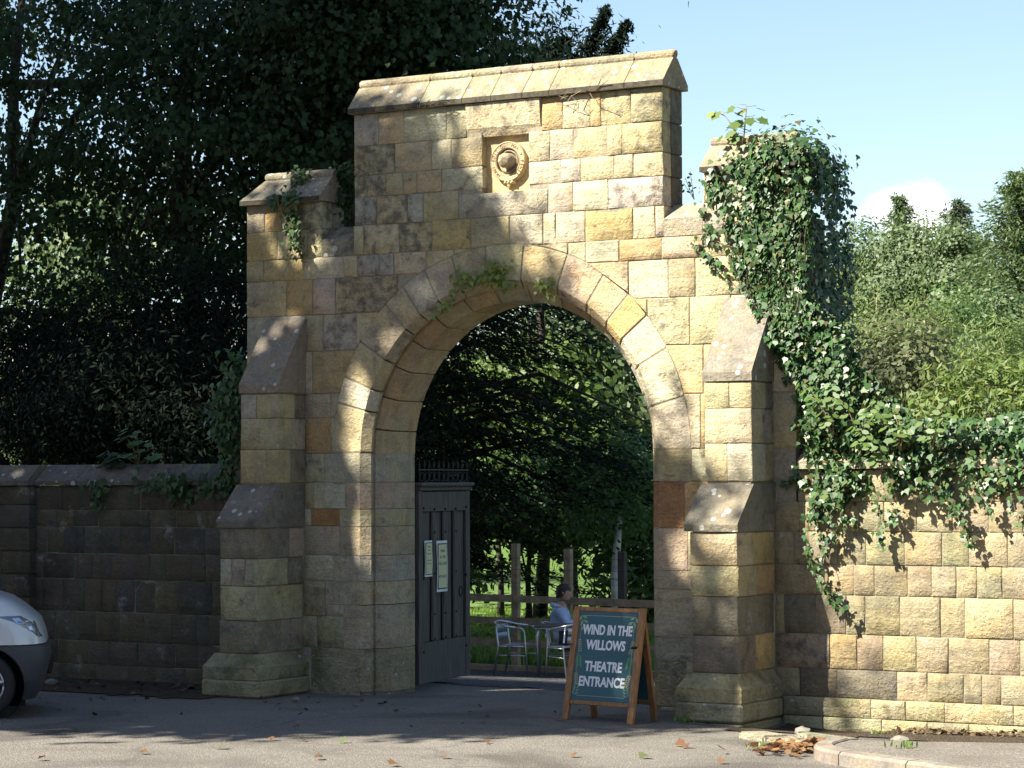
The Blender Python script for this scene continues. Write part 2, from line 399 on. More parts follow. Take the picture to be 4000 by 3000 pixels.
GAP = .0032
def stone_block(x0, x1, y0, y1, z0, z1, parent, name='stone', mat=None, rough=.010, b=.006, col=None, soot=None, dark=1.0, face='-y', gap=GAP, proud=None):
    """one worked stone: a slightly uneven rounded face and four returns"""
    if proud is None: proud = SR.uniform(-.004, .006)
    x0 += gap; x1 -= gap; z0 += gap; z1 -= gap
    if x1-x0 < .02 or z1-z0 < .02: return None
    b = min(b, (x1-x0)*.25, (z1-z0)*.25)
    xs = [x0, x0+b, x0+(x1-x0)*.36, x0+(x1-x0)*.66, x1-b, x1]
    zs = [z0, z0+b, z0+(z1-z0)*.37, z0+(z1-z0)*.66, z1-b, z1]
    sd = SR.random()*90
    v = []; f = []
    yf = y0-proud
    for k, z in enumerate(zs):
        for i, x in enumerate(xs):
            ed = (i in (0, 5))+(k in (0, 5))
            j = mnoise.noise(Vector((x*4.1+sd, z*4.1, sd)))
            xx = x+mnoise.noise(Vector((sd, z*9, x*2)))*.006*(i in (0, 5))
            zz = z+mnoise.noise(Vector((x*9, sd, z*2)))*.006*(k in (0, 5))
            if ed == 2:
                xx += (b*.4 if i == 0 else -b*.4); zz += (b*.4 if k == 0 else -b*.4)
            v.append((xx, yf+(b*.85 if ed else 0)+j*rough*(1 if not ed else .4)-(rough*.5 if (1 < i < 4 and 1 < k < 4) else 0), zz))
    for k in range(5):
        for i in range(5):
            q = k*6+i; f.append((q, q+1, q+7, q+6))
    ring = [i for i in range(6)]+[6*k+5 for k in range(1, 6)]+[30+i for i in range(4, -1, -1)]+[6*k for k in range(4, 0, -1)]
    n0 = len(v)
    for q in ring: v.append((v[q][0], y1, v[q][2]))
    nr = len(ring)
    for a in range(nr):
        c = (a+1) % nr
        f.append((ring[c], ring[a], n0+a, n0+c))
    if face == '+x': pass
    o = mesh_obj(name, v, f, mat or M_STONE, parent)
    o.data.polygons.foreach_set('use_smooth', [k < 25 and 0 < k % 5 < 4 and 0 < k//5 < 4 for k in range(len(f))])
    return tint(o, col, soot, dark)

def stone_poly(poly, y0, y1, parent, name='stone', mat=None, b=.012, **kw):
    """a stone cut to an outline (counter-clockwise x, z)"""
    n = len(poly); pr = SR.uniform(-.004, .006)
    P = [Vector(p) for p in poly]; ins = []
    cen = sum(P, Vector((0, 0)))/n
    for i in range(n):
        e1 = (P[i]-P[i-1]); e2 = (P[(i+1) % n]-P[i])
        n1 = Vector((-e1.y, e1.x)).normalized() if e1.length > 1e-6 else Vector((0, 0))
        n2 = Vector((-e2.y, e2.x)).normalized() if e2.length > 1e-6 else Vector((0, 0))
        d = (n1+n2); d = d.normalized() if d.length > 1e-6 else Vector((0, 0))
        ins.append(P[i]+d*b)
    v = [(p.x, y0-pr+b*.85, p.y) for p in P]+[(p.x, y0-pr, p.y) for p in ins]+[(p.x, y1, p.y) for p in P]
    f = [tuple(n+i for i in range(n))]
    for i in range(n):
        j = (i+1) % n
        f.append((i, j, n+j, n+i)); f.append((j, i, 2*n+i, 2*n+j))
    return tint(mesh_obj(name, v, f, mat or M_STONE, parent), **kw)

R_IN, R_OUT, ZS = 1.785, 2.15, 2.555
def clip_ring(x0, x1, z0, z1):
    """rectangle minus the disc of the arch ring; None if untouched, [] if nothing is left"""
    R = R_OUT+.004
    cx = min(max(0, x0), x1); cz = min(max(ZS, z0), z1)
    if math.hypot(cx, cz-ZS) >= R: return None
    pts = []
    def edge(a, b):
        for i in range(14): pts.append((a[0]+(b[0]-a[0])*i/14, a[1]+(b[1]-a[1])*i/14))
    edge((x0, z0), (x1, z0)); edge((x1, z0), (x1, z1)); edge((x1, z1), (x0, z1)); edge((x0, z1), (x0, z0))
    out = []
    for x, z in pts:
        r = math.hypot(x, z-ZS)
        if r < R and z > ZS-.3:
            x, z = x*R/r, ZS+(z-ZS)*R/r
            if z < z0 or z > z1+.001 or x < x0-.001 or x > x1+.001:
                # keep inside the row
                z = min(max(z, z0), z1); xx = math.sqrt(max(0, R*R-(z-ZS)**2)); x = math.copysign(xx, x if abs(x) > .05 else (x0+x1)/2)
                x = min(max(x, x0), x1)
        if not out or math.hypot(out[-1][0]-x, out[-1][1]-z) > .012: out.append((x, z))
    # drop collinear points
    res = []
    for i in range(len(out)):
        a, b, c = Vector(out[i-1]), Vector(out[i]), Vector(out[(i+1) % len(out)])
        if abs((b-a).x*(c-b).y-(b-a).y*(c-b).x) > 2e-5: res.append(out[i])
    ar = sum(res[i-1][0]*res[i][1]-res[i][0]*res[i-1][1] for i in range(len(res)))/2 if len(res) > 2 else 0
    return res if abs(ar) > .004 else []

def course(z0, z1, xs, parent, y0=0.0, y1=.17, special=None, **kw):
    for i in range(len(xs)-1):
        x0, x1 = xs[i], xs[i+1]
        k = dict(kw); k.update((special or {}).get(i, {}))
        cl = clip_ring(x0, x1, z0, z1) if parent.get('category') == 'gateway' else None
        if cl is None: stone_block(x0, x1, y0, y1, z0, z1, parent, **k)
        elif len(cl) > 2:
            cx = sum(p[0] for p in cl)/len(cl); cz = sum(p[1] for p in cl)/len(cl)
            sh = []
            for x, z in cl:
                d = Vector((cx-x, cz-z)); L = max(d.length, .02)
                sh.append((x+d.x/L*GAP*1.2, z+d.y/L*GAP*1.2))
            k.pop('rough', None)
            stone_poly(sh, y0, y1, parent, **k)

G = empty('stone_gateway', (0, 0, 0), 'tall sandstone gateway with a round arch, stepped top and a carved round emblem', 'gateway')

# --- hearting and mortar behind the stones
def arc(r, a0, a1, n): return [(r*math.cos(rad(a0+(a1-a0)*i/n)), ZS+r*math.sin(rad(a0+(a1-a0)*i/n))) for i in range(n+1)]
mo = MB()
mo.prism([(-3.275, -.3), (-1.80, -.3)]+arc(1.80, 180, 0, 40)+[(1.80, -.3), (3.275, -.3), (3.275, 4.84), (-3.275, 4.84)], 'y', .009, .74)
mo.build('mortar', M_MORTAR, G)
mo = MB()
for s in (-1, 1):
    a, b = (-3.275, -2.31) if s < 0 else (2.32, 3.275)
    mo.box(a, b, .009, .44, 4.843, 5.30)
mo.box(-1.845, -.262, .009, .402, 4.843, 6.19); mo.box(.317, 1.845, .009, .402, 4.843, 6.19)
mo.box(-.259, .314, .009, .402, 4.843, 5.22); mo.box(-.259, .314, .13, .402, 5.223, 5.93); mo.box(-.259, .314, .009, .402, 5.933, 6.19)
mo.build('mortar', M_MORTAR, G)

O = dict(col=ORNG, soot=0); GR = dict(col=GREY, soot=.55); PL = dict(col=PALE, soot=.12); SO = dict(col=BUFF, soot=.75)
# --- parapet (the tall middle block)
course(5.848, 6.195, [-1.862, -1.549, -1.225, -.687, -.438], G, special={0: dict(col=GREY, soot=.3), 1: dict(col=BUFF, soot=0), 2: PL, 3: PL})
course(5.848, 6.195, [.463, .718, 1.037, 1.157, 1.504, 1.863], G, special={0: O, 1: dict(col=PALE, soot=.4), 2: O, 3: dict(col=BUFF, soot=.5), 4: dict(col=BUFF, soot=.5)})
course(5.536, 5.848, [-1.859, -1.339, -.876, -.628, -.253], G, special={0: SO, 1: dict(col=BUFF, soot=.2), 2: dict(col=PALE, soot=.2, rough=.02), 3: dict(col=OLIV, soot=.1)})
course(5.536, 5.848, [.31, .562, .838, 1.226, 1.401, 1.861], G, special={0: dict(col=OLIV, soot=.4), 2: dict(col=BUFF, soot=.1, rough=.018), 4: dict(col=OLIV, soot=.45)})
course(5.301, 5.536, [-1.859, -1.453, -1.234, -1.065, -.75, -.246], G, special={0: SO, 4: dict(col=PALE, soot=.4)})
course(5.301, 5.536, [.308, .689, .92, 1.309, 1.529, 1.866], G, special={0: PL, 4: dict(col=BUFF, soot=.3)})
course(4.999, 5.301, [-1.855, -1.572, -1.179, -.983, -.538], G, special={0: GR, 1: SO, 2: GR, 3: dict(col=BUFF, soot=.1)})
course(4.999, 5.301, [.538, .832, 1.237, 1.867], G, special={0: dict(col=PINK, soot=0), 1: dict(col=PALE, soot=.05), 2: dict(col=(.50, .47, .40), soot=.6, rough=.016)})
stone_block(-.538, .538, 0, .13, 4.999, 5.255, G, col=GREY, soot=.45)
# return of the parapet on its right side
for z0, z1 in ((5.848, 6.195), (5.536, 5.848), (5.301, 5.536), (4.999, 5.301)):
    for sx in (1,):
        o = MB().box(1.70, 1.869, .172, .418, z0+GAP, z1-GAP, .012).build('stone', M_STONE, G); tint(o, (.17, .15, .12), .7)  # tinted darker, as stained stone and to deepen this side's shade
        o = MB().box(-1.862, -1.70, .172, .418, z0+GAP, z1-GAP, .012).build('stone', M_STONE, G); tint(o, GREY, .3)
# lintel with a chamfered lower edge
li = MB()
li.prism([(-.035, 6.19), (-.012, 5.93), (.035, 5.842), (.17, 5.842), (.17, 6.19)], 'x', -.432, .457)
tint(li.build('stone', M_STONE, G), (.50, .44, .33), .45)['label'] = 'grey-stained lintel over the carved emblem'
# --- left pier
course(4.995, 5.294, [-3.295, -3.044, -2.811, -2.608, -2.286], G, special={0: dict(col=PINK, soot=0), 1: dict(col=ORNG, soot=.1), 3: SO}, y1=.2)
course(4.686, 4.995, [-3.294, -2.876, -2.486], G, special={0: O, 1: dict(col=BUFF, soot=.15)})
stone_block(-2.486, -2.286, 0, .17, 4.686, 4.995, G, soot=.6)
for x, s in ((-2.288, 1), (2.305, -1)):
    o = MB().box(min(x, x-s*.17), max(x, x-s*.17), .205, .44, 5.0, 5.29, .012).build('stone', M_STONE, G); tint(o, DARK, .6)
# sloping sills beside the parapet
for x0, x1, sx in ((-2.286, -1.74, -1), (1.769, 2.299, 1)):
    xi = -1.868 if sx < 0 else 1.872
    a, b = (x0+GAP, xi) if sx < 0 else (xi, x1-GAP)
    o = MB().prism([(0, 4.69), (0, 4.865), (.20, 5.02), (.44, 5.02), (.44, 4.69)], 'x', a, b).build('sill_stone', M_CAP, G); tint(o, (.30, .27, .205), .75 if sx < 0 else .1)
    stone_block(min(xi, x1 if sx < 0 else x0), max(xi, x1 if sx < 0 else x0), 0, .17, 4.686, 4.999, G, soot=.2)
# --- main wall
course(4.683, 4.999, [-1.74, -1.292, -.876, -.388, .08, .479, .626, .971, 1.521, 1.769], G, special={0: dict(col=BUFF, soot=.5), 1: SO, 2: dict(col=ORNG, soot=.3, rough=.018), 4: dict(col=GREY, soot=.5), 5: PL, 6: PL, 7: dict(col=(.46, .365, .20), soot=.25, rough=.022)})
course(4.678, 4.999, [2.299, 2.62, 3.0, 3.29], G)
course(4.995, 5.294, [2.305, 2.55, 2.92, 3.29], G, y1=.2)
course(4.452, 4.683, [-3.293, -3.06, -2.525, -1.997, -1.82, -1.534, -1.353, -.949, -.6, -.2, .30], G, special={1: dict(col=ORNG, soot=.15), 0: dict(col=OLIV, soot=.1), 2: PL, 4: GR, 5: GR})
course(4.464, 4.682, [.30, .77, .977, 1.362, 1.84, 2.305, 2.70, 3.29], G, special={2: PL, 3: dict(col=ORNG, soot=0), 4: dict(col=PINK, soot=.1)})
course(4.066, 4.452, [-3.292, -2.755, -2.402, -2.106, -1.3], G, special={0: dict(col=BUFF, soot=.35), 1: dict(col=ORNG, soot=.2), 2: dict(col=PINK, soot=.2), 3: SO})
course(4.08, 4.464, [1.0, 1.465, 1.916, 2.212, 2.848, 3.29], G, special={1: dict(col=PALE, soot=.25), 2: dict(col=OLIV, soot=.2), 3: dict(col=BUFF, soot=0)})
course(3.669, 4.066, [-3.292, -2.9, -2.5, -2.265, -1.836, -1.4], G, special={2: dict(col=OLIV, soot=.3), 3: GR})
course(3.605, 4.08, [1.4, 1.674, 2.149, 2.60, 2.845, 3.29], G, special={1: dict(col=OLIV, soot=.5), 2: dict(col=BUFF, soot=.2)})
course(3.209, 3.669, [-3.292, -2.8, -2.408, -1.75], G, special={2: dict(col=(.45, .37, .20), soot=.2, rough=.018)})
course(3.12, 3.605, [1.8, 2.296, 2.75, 3.29], G, special={0: dict(col=(.46, .39, .235), soot=.25)})
course(2.952, 3.209, [-3.292, -2.9, -2.517, -2.174, -2.02], G)
# left of the opening
course(2.568, 2.952, [-3.292, -2.9, -2.518, -2.168], G, special={2: dict(col=(.40, .27, .15), soot=.1)})
LJ = [(2.258, 2.568, [-2.518, -2.251]), (1.972, 2.258, [-2.518, -2.391, -1.981]), (1.788, 1.972, [-2.518, -2.43, -2.056]), (1.477, 1.788, [-2.513, -2.059]), (1.2, 1.477, [-2.513, -2.141]),
      (.828, 1.2, [-2.524, -2.243]), (.485, .828, [-2.662, -2.353, -2.006]), (.025, .485, [-2.663, -2.428])]
for i, (z0, z1, xs) in enumerate(LJ):
    course(z0, z1, [-3.292, -2.9]+xs, G, dark=.9, special={3: dict(col=(.40, .24, .10), soot=.1)} if i == 2 else None)
course(-.15, .025, [-3.29, -2.66, -2.2, -1.79], G, dark=.8, mat=M_BASE)
# right of the opening
course(2.577, 3.12, [2.262, 2.32, 2.85, 3.29], G, special={0: dict(col=ORNG, soot=.1)})
RJ = [(2.26, 2.577, [2.156, 2.55]), (1.801, 2.26, [2.076, 2.55]), (1.379, 1.801, [2.108, 2.55]), (1.197, 1.379, [2.25, 2.55]), (.722, 1.197, [2.249, 2.55]), (.486, .722, [2.244, 2.55]), (.04, .486, [2.082, 2.55])]
for z0, z1, xs in RJ: course(z0, z1, xs+[3.045], G)
course(-.15, .04, [1.80, 2.24, 2.9], G, dark=.85, mat=M_BASE)

# --- moulded jambs: one stone per course, cut to the arch profile in plan
PROF_O = [(R_OUT, .0), (1.785, 0), (1.70, .085), (1.725, .105), (1.725, .165), (2.15, .165)]       # outer order, (distance from the centre line, depth)
PROF_I = [(1.70, .168), (1.585, .283), (1.585, .76), (1.80, .76), (1.80, .168)]   # inner order
def jamb(z0, z1, xo, side, col=None, soot=None, mat=None, dark=1.0):
    o = MB()
    p = [(xo-GAP, 0.004), (1.792, 0.0), (1.785, .006), (1.702, .083), (1.725, .105), (1.725, .165), (xo-GAP, .165)]
    q = [(1.70, .168), (1.592, .276), (1.585, .284), (1.585, .752), (1.593, .76), (1.80, .76), (1.80, .168)]
    o.prism([(side*a, b) for a, b in p], 'z', z0+GAP, z1-GAP)
    o.prism([(side*a, b) for a, b in q], 'z', z0+GAP*.8, z1-GAP*.8)
    ob = o.build('jamb_stone', mat or M_STONE, G)
    return tint(ob, col, soot, dark)
course(2.568, 2.952, [-2.168, -1.88], G, special={0: dict(col=BUFF, soot=.15)})
for (z0, z1, xs), c in zip(LJ[:6]+[(.485, .95, [-2.006]), (.025, .485, [-2.428])], [GREY, PINK, BUFF, PINK, GREY, PINK, PINK, OLIV]):
    if abs(z0-.828) < .001: z0 = .953
    jamb(z0, z1, -xs[-1], -1, c, .2, M_BASE if z1 < .6 else None, .95)
course(.828, .953, [-2.243, -2.006], G)
course(2.577, 3.12, [1.88, 2.262], G, special={0: dict(col=PALE, soot=.3)})
for (z0, z1, xs), c, s in zip(RJ, [BUFF, (.40, .215, .11), PINK, PINK, PINK, GREY, OLIV], [.2, .05, .1, 0, .05, .5, .3]): jamb(z0, z1, xs[0], 1, c, s, M_BASE if z1 < .6 else None)
jamb(-.15, .025, 1.83, -1, DARK, .2, M_BASE); jamb(-.15, .04, 1.83, 1, DARK, .2, M_BASE)

# --- voussoirs: the profile swept round the arch
def voussoir(prof, a0, a1, r0, name, col=None, soot=None, n=4, gap=.30):
    a0 += gap*1.7/r0; a1 -= gap*1.7/r0
    v = []; f = []
    cx = sum(p[0] for p in prof)/len(prof); cy = sum(p[1] for p in prof)/len(prof)
    m = len(prof); st = [0, .03]+[i/n for i in range(1, n)]+[.97, 1]
    dr = SR.uniform(-.004, .006)
    for j, t in enumerate(st):
        a = rad(a0+(a1-a0)*t); sh = .010 if j in (0, len(st)-1) else 0
        for r, y in prof:
            d = Vector((cx-r, cy-y)); L = d.length
            r2, y2 = r+d.x/L*sh, y+d.y/L*sh-(dr if y < .01 else 0)
            r2 += mnoise.noise(Vector((r*7, a*9, y*7+r0)))*.004
            v.append((r2*math.cos(a), y2, ZS+r2*math.sin(a)))
    for j in range(len(st)-1):
        for i in range(m): f.append((j*m+i, j*m+(i+1) % m, (j+1)*m+(i+1) % m, (j+1)*m+i))
    f.append(tuple(range(m))[::-1]); f.append(tuple((len(st)-1)*m+i for i in range(m)))
    o = mesh_obj(name, v, f, M_STONE, G)
    bm = bmesh.new(); bm.from_mesh(o.data); bmesh.ops.recalc_face_normals(bm, faces=bm.faces); bm.to_mesh(o.data); bm.free()
    return tint(o, col, soot)
JA = [14.7, 28.6, 39.2, 47.2, 56.6, 69.2, 83.3, 95.8, 107, 116.5, 125, 132.6, 145.9, 157.3, 165]
VC = [(PALE, .45), (PALE, .2), ((.50, .38, .18), 0), (BUFF, .1), (PINK, .4), ((.47, .40, .24), .15), (OLIV, .15), (BUFF, .1), (PINK, .1), (GREY, .1), (BUFF, .1), (PINK, .35), (BUFF, .1), (PALE, .1)]
for i in range(14): voussoir(PROF_O, JA[i], JA[i+1], 1.9, 'voussoir', *VC[i])
# springers, from the jamb tops to the first joints
voussoir(PROF_O, .4, 14.7, 1.9, 'voussoir', PALE, .3, 5); voussoir(PROF_O, 165, 179.6, 1.9, 'voussoir', BUFF, .2, 5)
JI = [0, 9, 21, 33, 45, 57, 70, 83.5, 97, 110, 123, 135.5, 147, 159, 171, 180]
for i in range(15): voussoir(PROF_I, JI[i], JI[i+1], 1.65, 'soffit_stone', SR.choice([PINK, BUFF, (.46, .36, .22), GREY]), .1, 3, .2)

# --- buttresses
def buttress(side):
    sx = (lambda x: x) if side > 0 else (lambda x: -x)
    core = MB()
    A0, A1 = (2.553, 3.05) if side > 0 else (-2.997, -2.498)
    B0, B1 = (2.548, 3.053) if side > 0 else (-3.035, -2.523)
    core.box(A0+.02, A1-.02, -.482, .015, 1.8, 3.25); core.box(B0+.02, B1-.02, -.80, .014, .0, 1.797)
    bt = core.build('buttress', M_MORTAR, G)
    def blk(x0, x1, y0, y1, z0, z1, m=None, **k):
        stone_block(x0, x1, y0, y1, z0, z1, bt, mat=m, **k)
    def side_blk(x1, ya, yb, z0, z1, m=None, dark=.95, **k):
        """stone seen on the right-hand return"""
        o = MB().box(x1-.16, x1+SR.uniform(-.003, .004), ya+GAP, yb-GAP, z0+GAP, z1-GAP, .011).build('stone', m or M_STONE, bt)
        tint(o, k.get('col'), k.get('soot'), dark)
    if side > 0:
        rows = [(2.954, 3.212, [2.553, 2.814, 3.05]), (2.621, 2.954, [2.553, 3.05]), (2.258, 2.621, [2.554, 2.789, 3.053])]
        low = [(1.465, 1.781, [2.547, 3.051]), (1.176, 1.465, [2.552, 3.055]), (.807, 1.176, [2.557, 3.046]), (.46, .807, [2.564, 3.055])]
        sp = [(-.5, -.18), (-.5, -.25), (-.5, -.2)]; ls = [-.48, -.42, -.02, -.45]
    else:
        rows = [(2.943, 3.203, [-2.997, -2.791, -2.498]), (2.608, 2.943, [-2.997, -2.498]), (2.247, 2.608, [-3.003, -2.661, -2.498])]
        low = [(1.453, 1.775, [-3.027, -2.526]), (1.168, 1.453, [-3.027, -2.875, -2.694, -2.519]), (.802, 1.165, [-3.019, -2.526]), (.458, .802, [-3.033, -2.533])]
        sp = [(-.5, -.2), (-.5, -.26), (-.5, -.28)]; ls = [-.25, -.3, -.02, -.4]
    for (z0, z1, xs), (ya, ym) in zip(rows, sp):
        for i in range(len(xs)-1):
            blk(xs[i], xs[i+1], -.5, ym if i == len(xs)-2 else -.3, z0, z1, col=SR.choice([OLIV, BUFF, GREY]), soot=.15)
        side_blk(xs[-1], ym, -.002, z0, z1, col=SR.choice([OLIV, DARK, GREY]), soot=.4)
    for n, ((z0, z1, xs), ym) in enumerate(zip(low, ls)):
        for i in range(len(xs)-1):
            blk(xs[i], xs[i+1], -.82, ym if i == len(xs)-2 else -.5, z0, z1, col=(.36, .22, .12) if (side > 0 and n == 2 and False) else SR.choice([GREY, OLIV, DARK, PINK]), soot=.25)
        if ym < -.1: side_blk(xs[-1], ym, -.002, z0, z1, col=SR.choice([PINK, OLIV, DARK, ORNG]), soot=.2)
    xr = rows[0][2][-1]; xl = rows[0][2][0]
    # upper weathering: one big sloping stone with a plain fascia
    o = MB().prism([(-.515, 3.217), (-.52, 3.30), (-.505, 3.325), (.0, 4.055), (.0, 3.217)], 'x', xl-.012, xr+.012).build('weathering_stone', M_CAP, bt)
    tint(o, (.28, .245, .20), .12)
    x0, x1 = (2.50, 3.062) if side > 0 else (-3.06, -2.512)
    o = MB().prism([(-.842, 1.786), (-.848, 1.85), (-.83, 1.875), (-.485, 2.235), (-.0, 2.235), (.0, 1.786)], 'x', x0, x1).build('weathering_stone', M_CAP, bt)
    tint(o, (.24, .215, .18), .35)
    # base: chamfered plinth stone, square stone, footing
    bx0, bx1 = (2.44, 3.125) if side > 0 else (-3.185, -2.45)
    def chamf(z0, z1, ztop, nm, m, ya=-.915, c=.09):
        b = MB(); v = []; f = []
        for (z, e) in ((z0+GAP, .004), (z1-c*.9, 0), (z1-c*.45, c*.35), (ztop-GAP, c)):
            v += [(bx0+e, ya+e, z), (bx1-e, ya+e, z), (bx1-e, -.003, z), (bx0+e, -.003, z)]
        n = 4
        for j in range(3):
            for i in range(4): f.append((j*4+i, j*4+(i+1) % 4, j*4+4+(i+1) % 4, j*4+4+i))
        f.append((0, 3, 2, 1)); f.append((12, 13, 14, 15))
        b.add(v, f)
        return tint(b.build(nm, m, bt), OLIV, .3, .9)
    chamf(.186, .40, .458, 'plinth_stone', M_BASE)
    o = MB().box(bx0-.012, bx1+.008, -.93, -.002, .0+GAP, .186-GAP, .022).build('plinth_stone', M_BASE, bt); tint(o, OLIV, .2)
    o = MB().box(bx0-.005, (bx0+bx1)/2-.02, -.945, -.002, -.2, -.004, .015).build('plinth_stone', M_BASE, bt); tint(o, OLIV, .3, .8)
    o = MB().box((bx0+bx1)/2, bx1+.004, -.94, -.002, -.2, -.006, .015).build('plinth_stone', M_BASE, bt); tint(o, OLIV, .3, .8)
    return bt
buttress(-1); buttress(1)

# --- copings
def coping(xs, zb, ze, zr, yf, yb, rr, parent, hipl=0.0, hipr=0.0, col=(.315, .285, .20), soot=.25):
    yc = (yf+yb)/2
    for i in range(len(xs)-1):
        a, b = xs[i]+.004, xs[i+1]-.004
        m = MB(); v = []
        za = zr-rr*1.1
        prof = [(yf, zb), (yf, ze), (yc-rr*.9, za), (yc+rr*.9, za), (yb, ze), (yb, zb)]
        for (x, hip) in ((a, hipl if i == 0 else 0), (b, -hipr if i == len(xs)-2 else 0)):
            for y, z in prof: v.append((x+hip*(z > ze+.01)+mnoise.noise(Vector((x*5, y*9, z)))*.004, y, z+mnoise.noise(Vector((x*3, 5, y*4)))*.005))
        n = len(prof)
        f = [(j, (j+1) % n, n+(j+1) % n, n+j) for j in range(n)]+[tuple(range(n))[::-1], tuple(n+j for j in range(n))]
        m.add(v, f)
        a2 = a+(hipl if i == 0 else 0); b2 = b-(hipr if i == len(xs)-2 else 0)
        m.tube([(a2, yc, zr-rr*.55), (a2+.012, yc, zr-rr*.5), (b2-.012, yc, zr-rr*.5), (b2, yc, zr-rr*.55)], [rr*.86, rr, rr, rr*.86], 14)
        o = m.build('coping_stone', [M_CAP, M_CRUST], parent); tint(o, col, soot)
        for pl in o.data.polygons:
            if pl.normal.y < -.9 and pl.center.z+base_of(parent).z < ze+.01: pl.material_index = 1
coping([-1.905, -.99, -.46, -.11, .27, .59, 1.46, 1.905], 6.197, 6.252, 6.565, -.062, .482, .055, G)
coping([-3.335, -2.72, -2.255], 5.296, 5.345, 5.64, -.082, .52, .055, G, hipl=.16, col=(.33, .29, .23), soot=.3)
coping([2.30, 2.78, 3.335], 5.296, 5.345, 5.64, -.082, .52, .055, G, hipr=.10, col=(.30, .265, .20), soot=.2)
# dead ivy twigs left under the eaves
tr_ = random.Random(5)
for cx, lb in ((.98, 'tangle of dry twigs caught under the right part of the tall coping'), (-.86, 'dry twigs and webs under the left part of the tall coping')):
    tw = MB()
    for k in range(7):
        x = cx+tr_.uniform(-.16, .16); p = [(x, -.07, 6.20+tr_.uniform(-.03, .03))]
        for q in range(3): p.append((p[-1][0]+tr_.uniform(-.10, .12), -.07-tr_.uniform(0, .05), p[-1][2]+tr_.uniform(-.06, .06)))
        tw.tube(p, .004, 4)
    tag(tw.build('dead_twigs', M_STEM), lb, 'twigs', 'dead twigs under the eaves')['kind'] = 'stuff'

# --- carved panel
M_PANEL = stone_mat('carved_sandstone', rough_bump=.15)
pn = MB().box(-.258, .313, .10, .14, 5.256, 5.93).build('carved_panel', M_PANEL, G); tint(pn, (.50, .41, .25), 0)
pn['label'] = 'smooth panel with the carved belt emblem'
EC = (.035, 5.568)
ring = MB(); nR = 48
prof = [(.137, .10), (.137, .042), (.147, .034), (.150, .040), (.196, .040), (.199, .034), (.209, .044), (.209, .10)]
v = []; f = []
for i in range(nR):
    a = 2*math.pi*i/nR
    for r, y in prof: v.append((EC[0]+r*math.cos(a), y, EC[1]+r*math.sin(a)))
m_ = len(prof)
for i in range(nR):
    for j in range(m_-1): f.append((i*m_+j, i*m_+j+1, ((i+1) % nR)*m_+j+1, ((i+1) % nR)*m_+j))
ring.add(v, f)
tint(ring.build('belt', M_PANEL, pn), (.50, .41, .25), 0)
# the worn dish and broken boss inside the belt
bo = MB(); v = []; f = []
pr = [(.137, .097), (.128, .095), (.118, .06), (.106, .05), (.098, .093), (.084, .095), (.078, .03), (.070, -.03), (.056, -.052), (.0, -.058)]
for i in range(32):
    a = 2*math.pi*i/32
    for r, y in pr:
        o_ = -.010 if r < .08 else 0
        v.append((EC[0]+o_*(1-r/.1)+r*math.cos(a)*(1+.05*mnoise.noise(Vector((math.cos(a)*2, r*20, 1)))), y+.012*mnoise.noise(Vector((math.cos(a)*3, math.sin(a)*3, r*12))), EC[1]+.018*(1-r/.137)+r*math.sin(a)))
m_ = len(pr)
for i in range(32):
    for j in range(m_-1): f.append((i*m_+j, i*m_+j+1, ((i+1) % 32)*m_+j+1, ((i+1) % 32)*m_+j))
bo.add(v, f); tint(bo.build('broken_boss', M_PANEL, pn, True), (.42, .33, .22), .2)
bk = MB(); bk.box(-.055+EC[0], .075+EC[0], .045, .099, EC[1]-.235, EC[1]-.185, .01)
for s in (-.03, .01, .05): bk.box(EC[0]+s-.012, EC[0]+s+.012, .036, .046, EC[1]-.222, EC[1]-.198, .004)
bk.tube([(EC[0], .07, EC[1]-.235), (EC[0]+.004, .065, EC[1]-.26), (EC[0], .068, EC[1]-.285)], [.02, .012, .004], 8)
bk.tube([(EC[0]-.02, .075, EC[1]-.245), (EC[0], .06, EC[1]-.248), (EC[0]+.02, .075, EC[1]-.245)], .012, 6)
tint(bk.build('belt_buckle', M_PANEL, pn), (.50, .38, .20), 0)

def text_mesh(body, size, ext, bold=0.0, align='CENTER'):
    cu = bpy.data.curves.new('lettering', 'FONT'); cu.body = body; cu.size = size; cu.extrude = ext; cu.offset = bold
    cu.align_x = align; cu.align_y = 'CENTER'; cu.resolution_u = 3
    ob = bpy.data.objects.new('tmp', cu); COL.objects.link(ob)
    dg = bpy.context.evaluated_depsgraph_get()
    me = bpy.data.meshes.new_from_object(ob.evaluated_get(dg))
    bpy.data.objects.remove(ob); bpy.data.curves.remove(cu)
    return me
def place_mesh(name, me, mat, parent, M):
    me.transform(M); me.materials.clear(); me.materials.append(mat)
    o = bpy.data.objects.new(name, me); COL.objects.link(o); o.parent = parent
    return o
M_CARVE = simple('carved_letter_shadow', (.27, .19, .095), .95)
words_ = 'HONI\u00b7SOIT\u00b7QUI\u00b7MAL\u00b7Y\u00b7PENSE'
for i, ch in enumerate(words_):
    a = rad(232-i*(232+48)/(len(words_)-1))
    me = text_mesh(ch, .045, .002, 0)
    M = Matrix.Translation((EC[0]+.173*math.cos(a), .0375, EC[1]+.173*math.sin(a))) @ Matrix.Rotation(-(a-math.pi/2), 4, 'Y') @ Matrix.Rotation(math.pi/2, 4, 'X')
    o = place_mesh('carved_letter', me, M_PANEL, pn, M); o.color = (.25, .175, .09, .1)  # dark letter tint stands in for shade in the carving

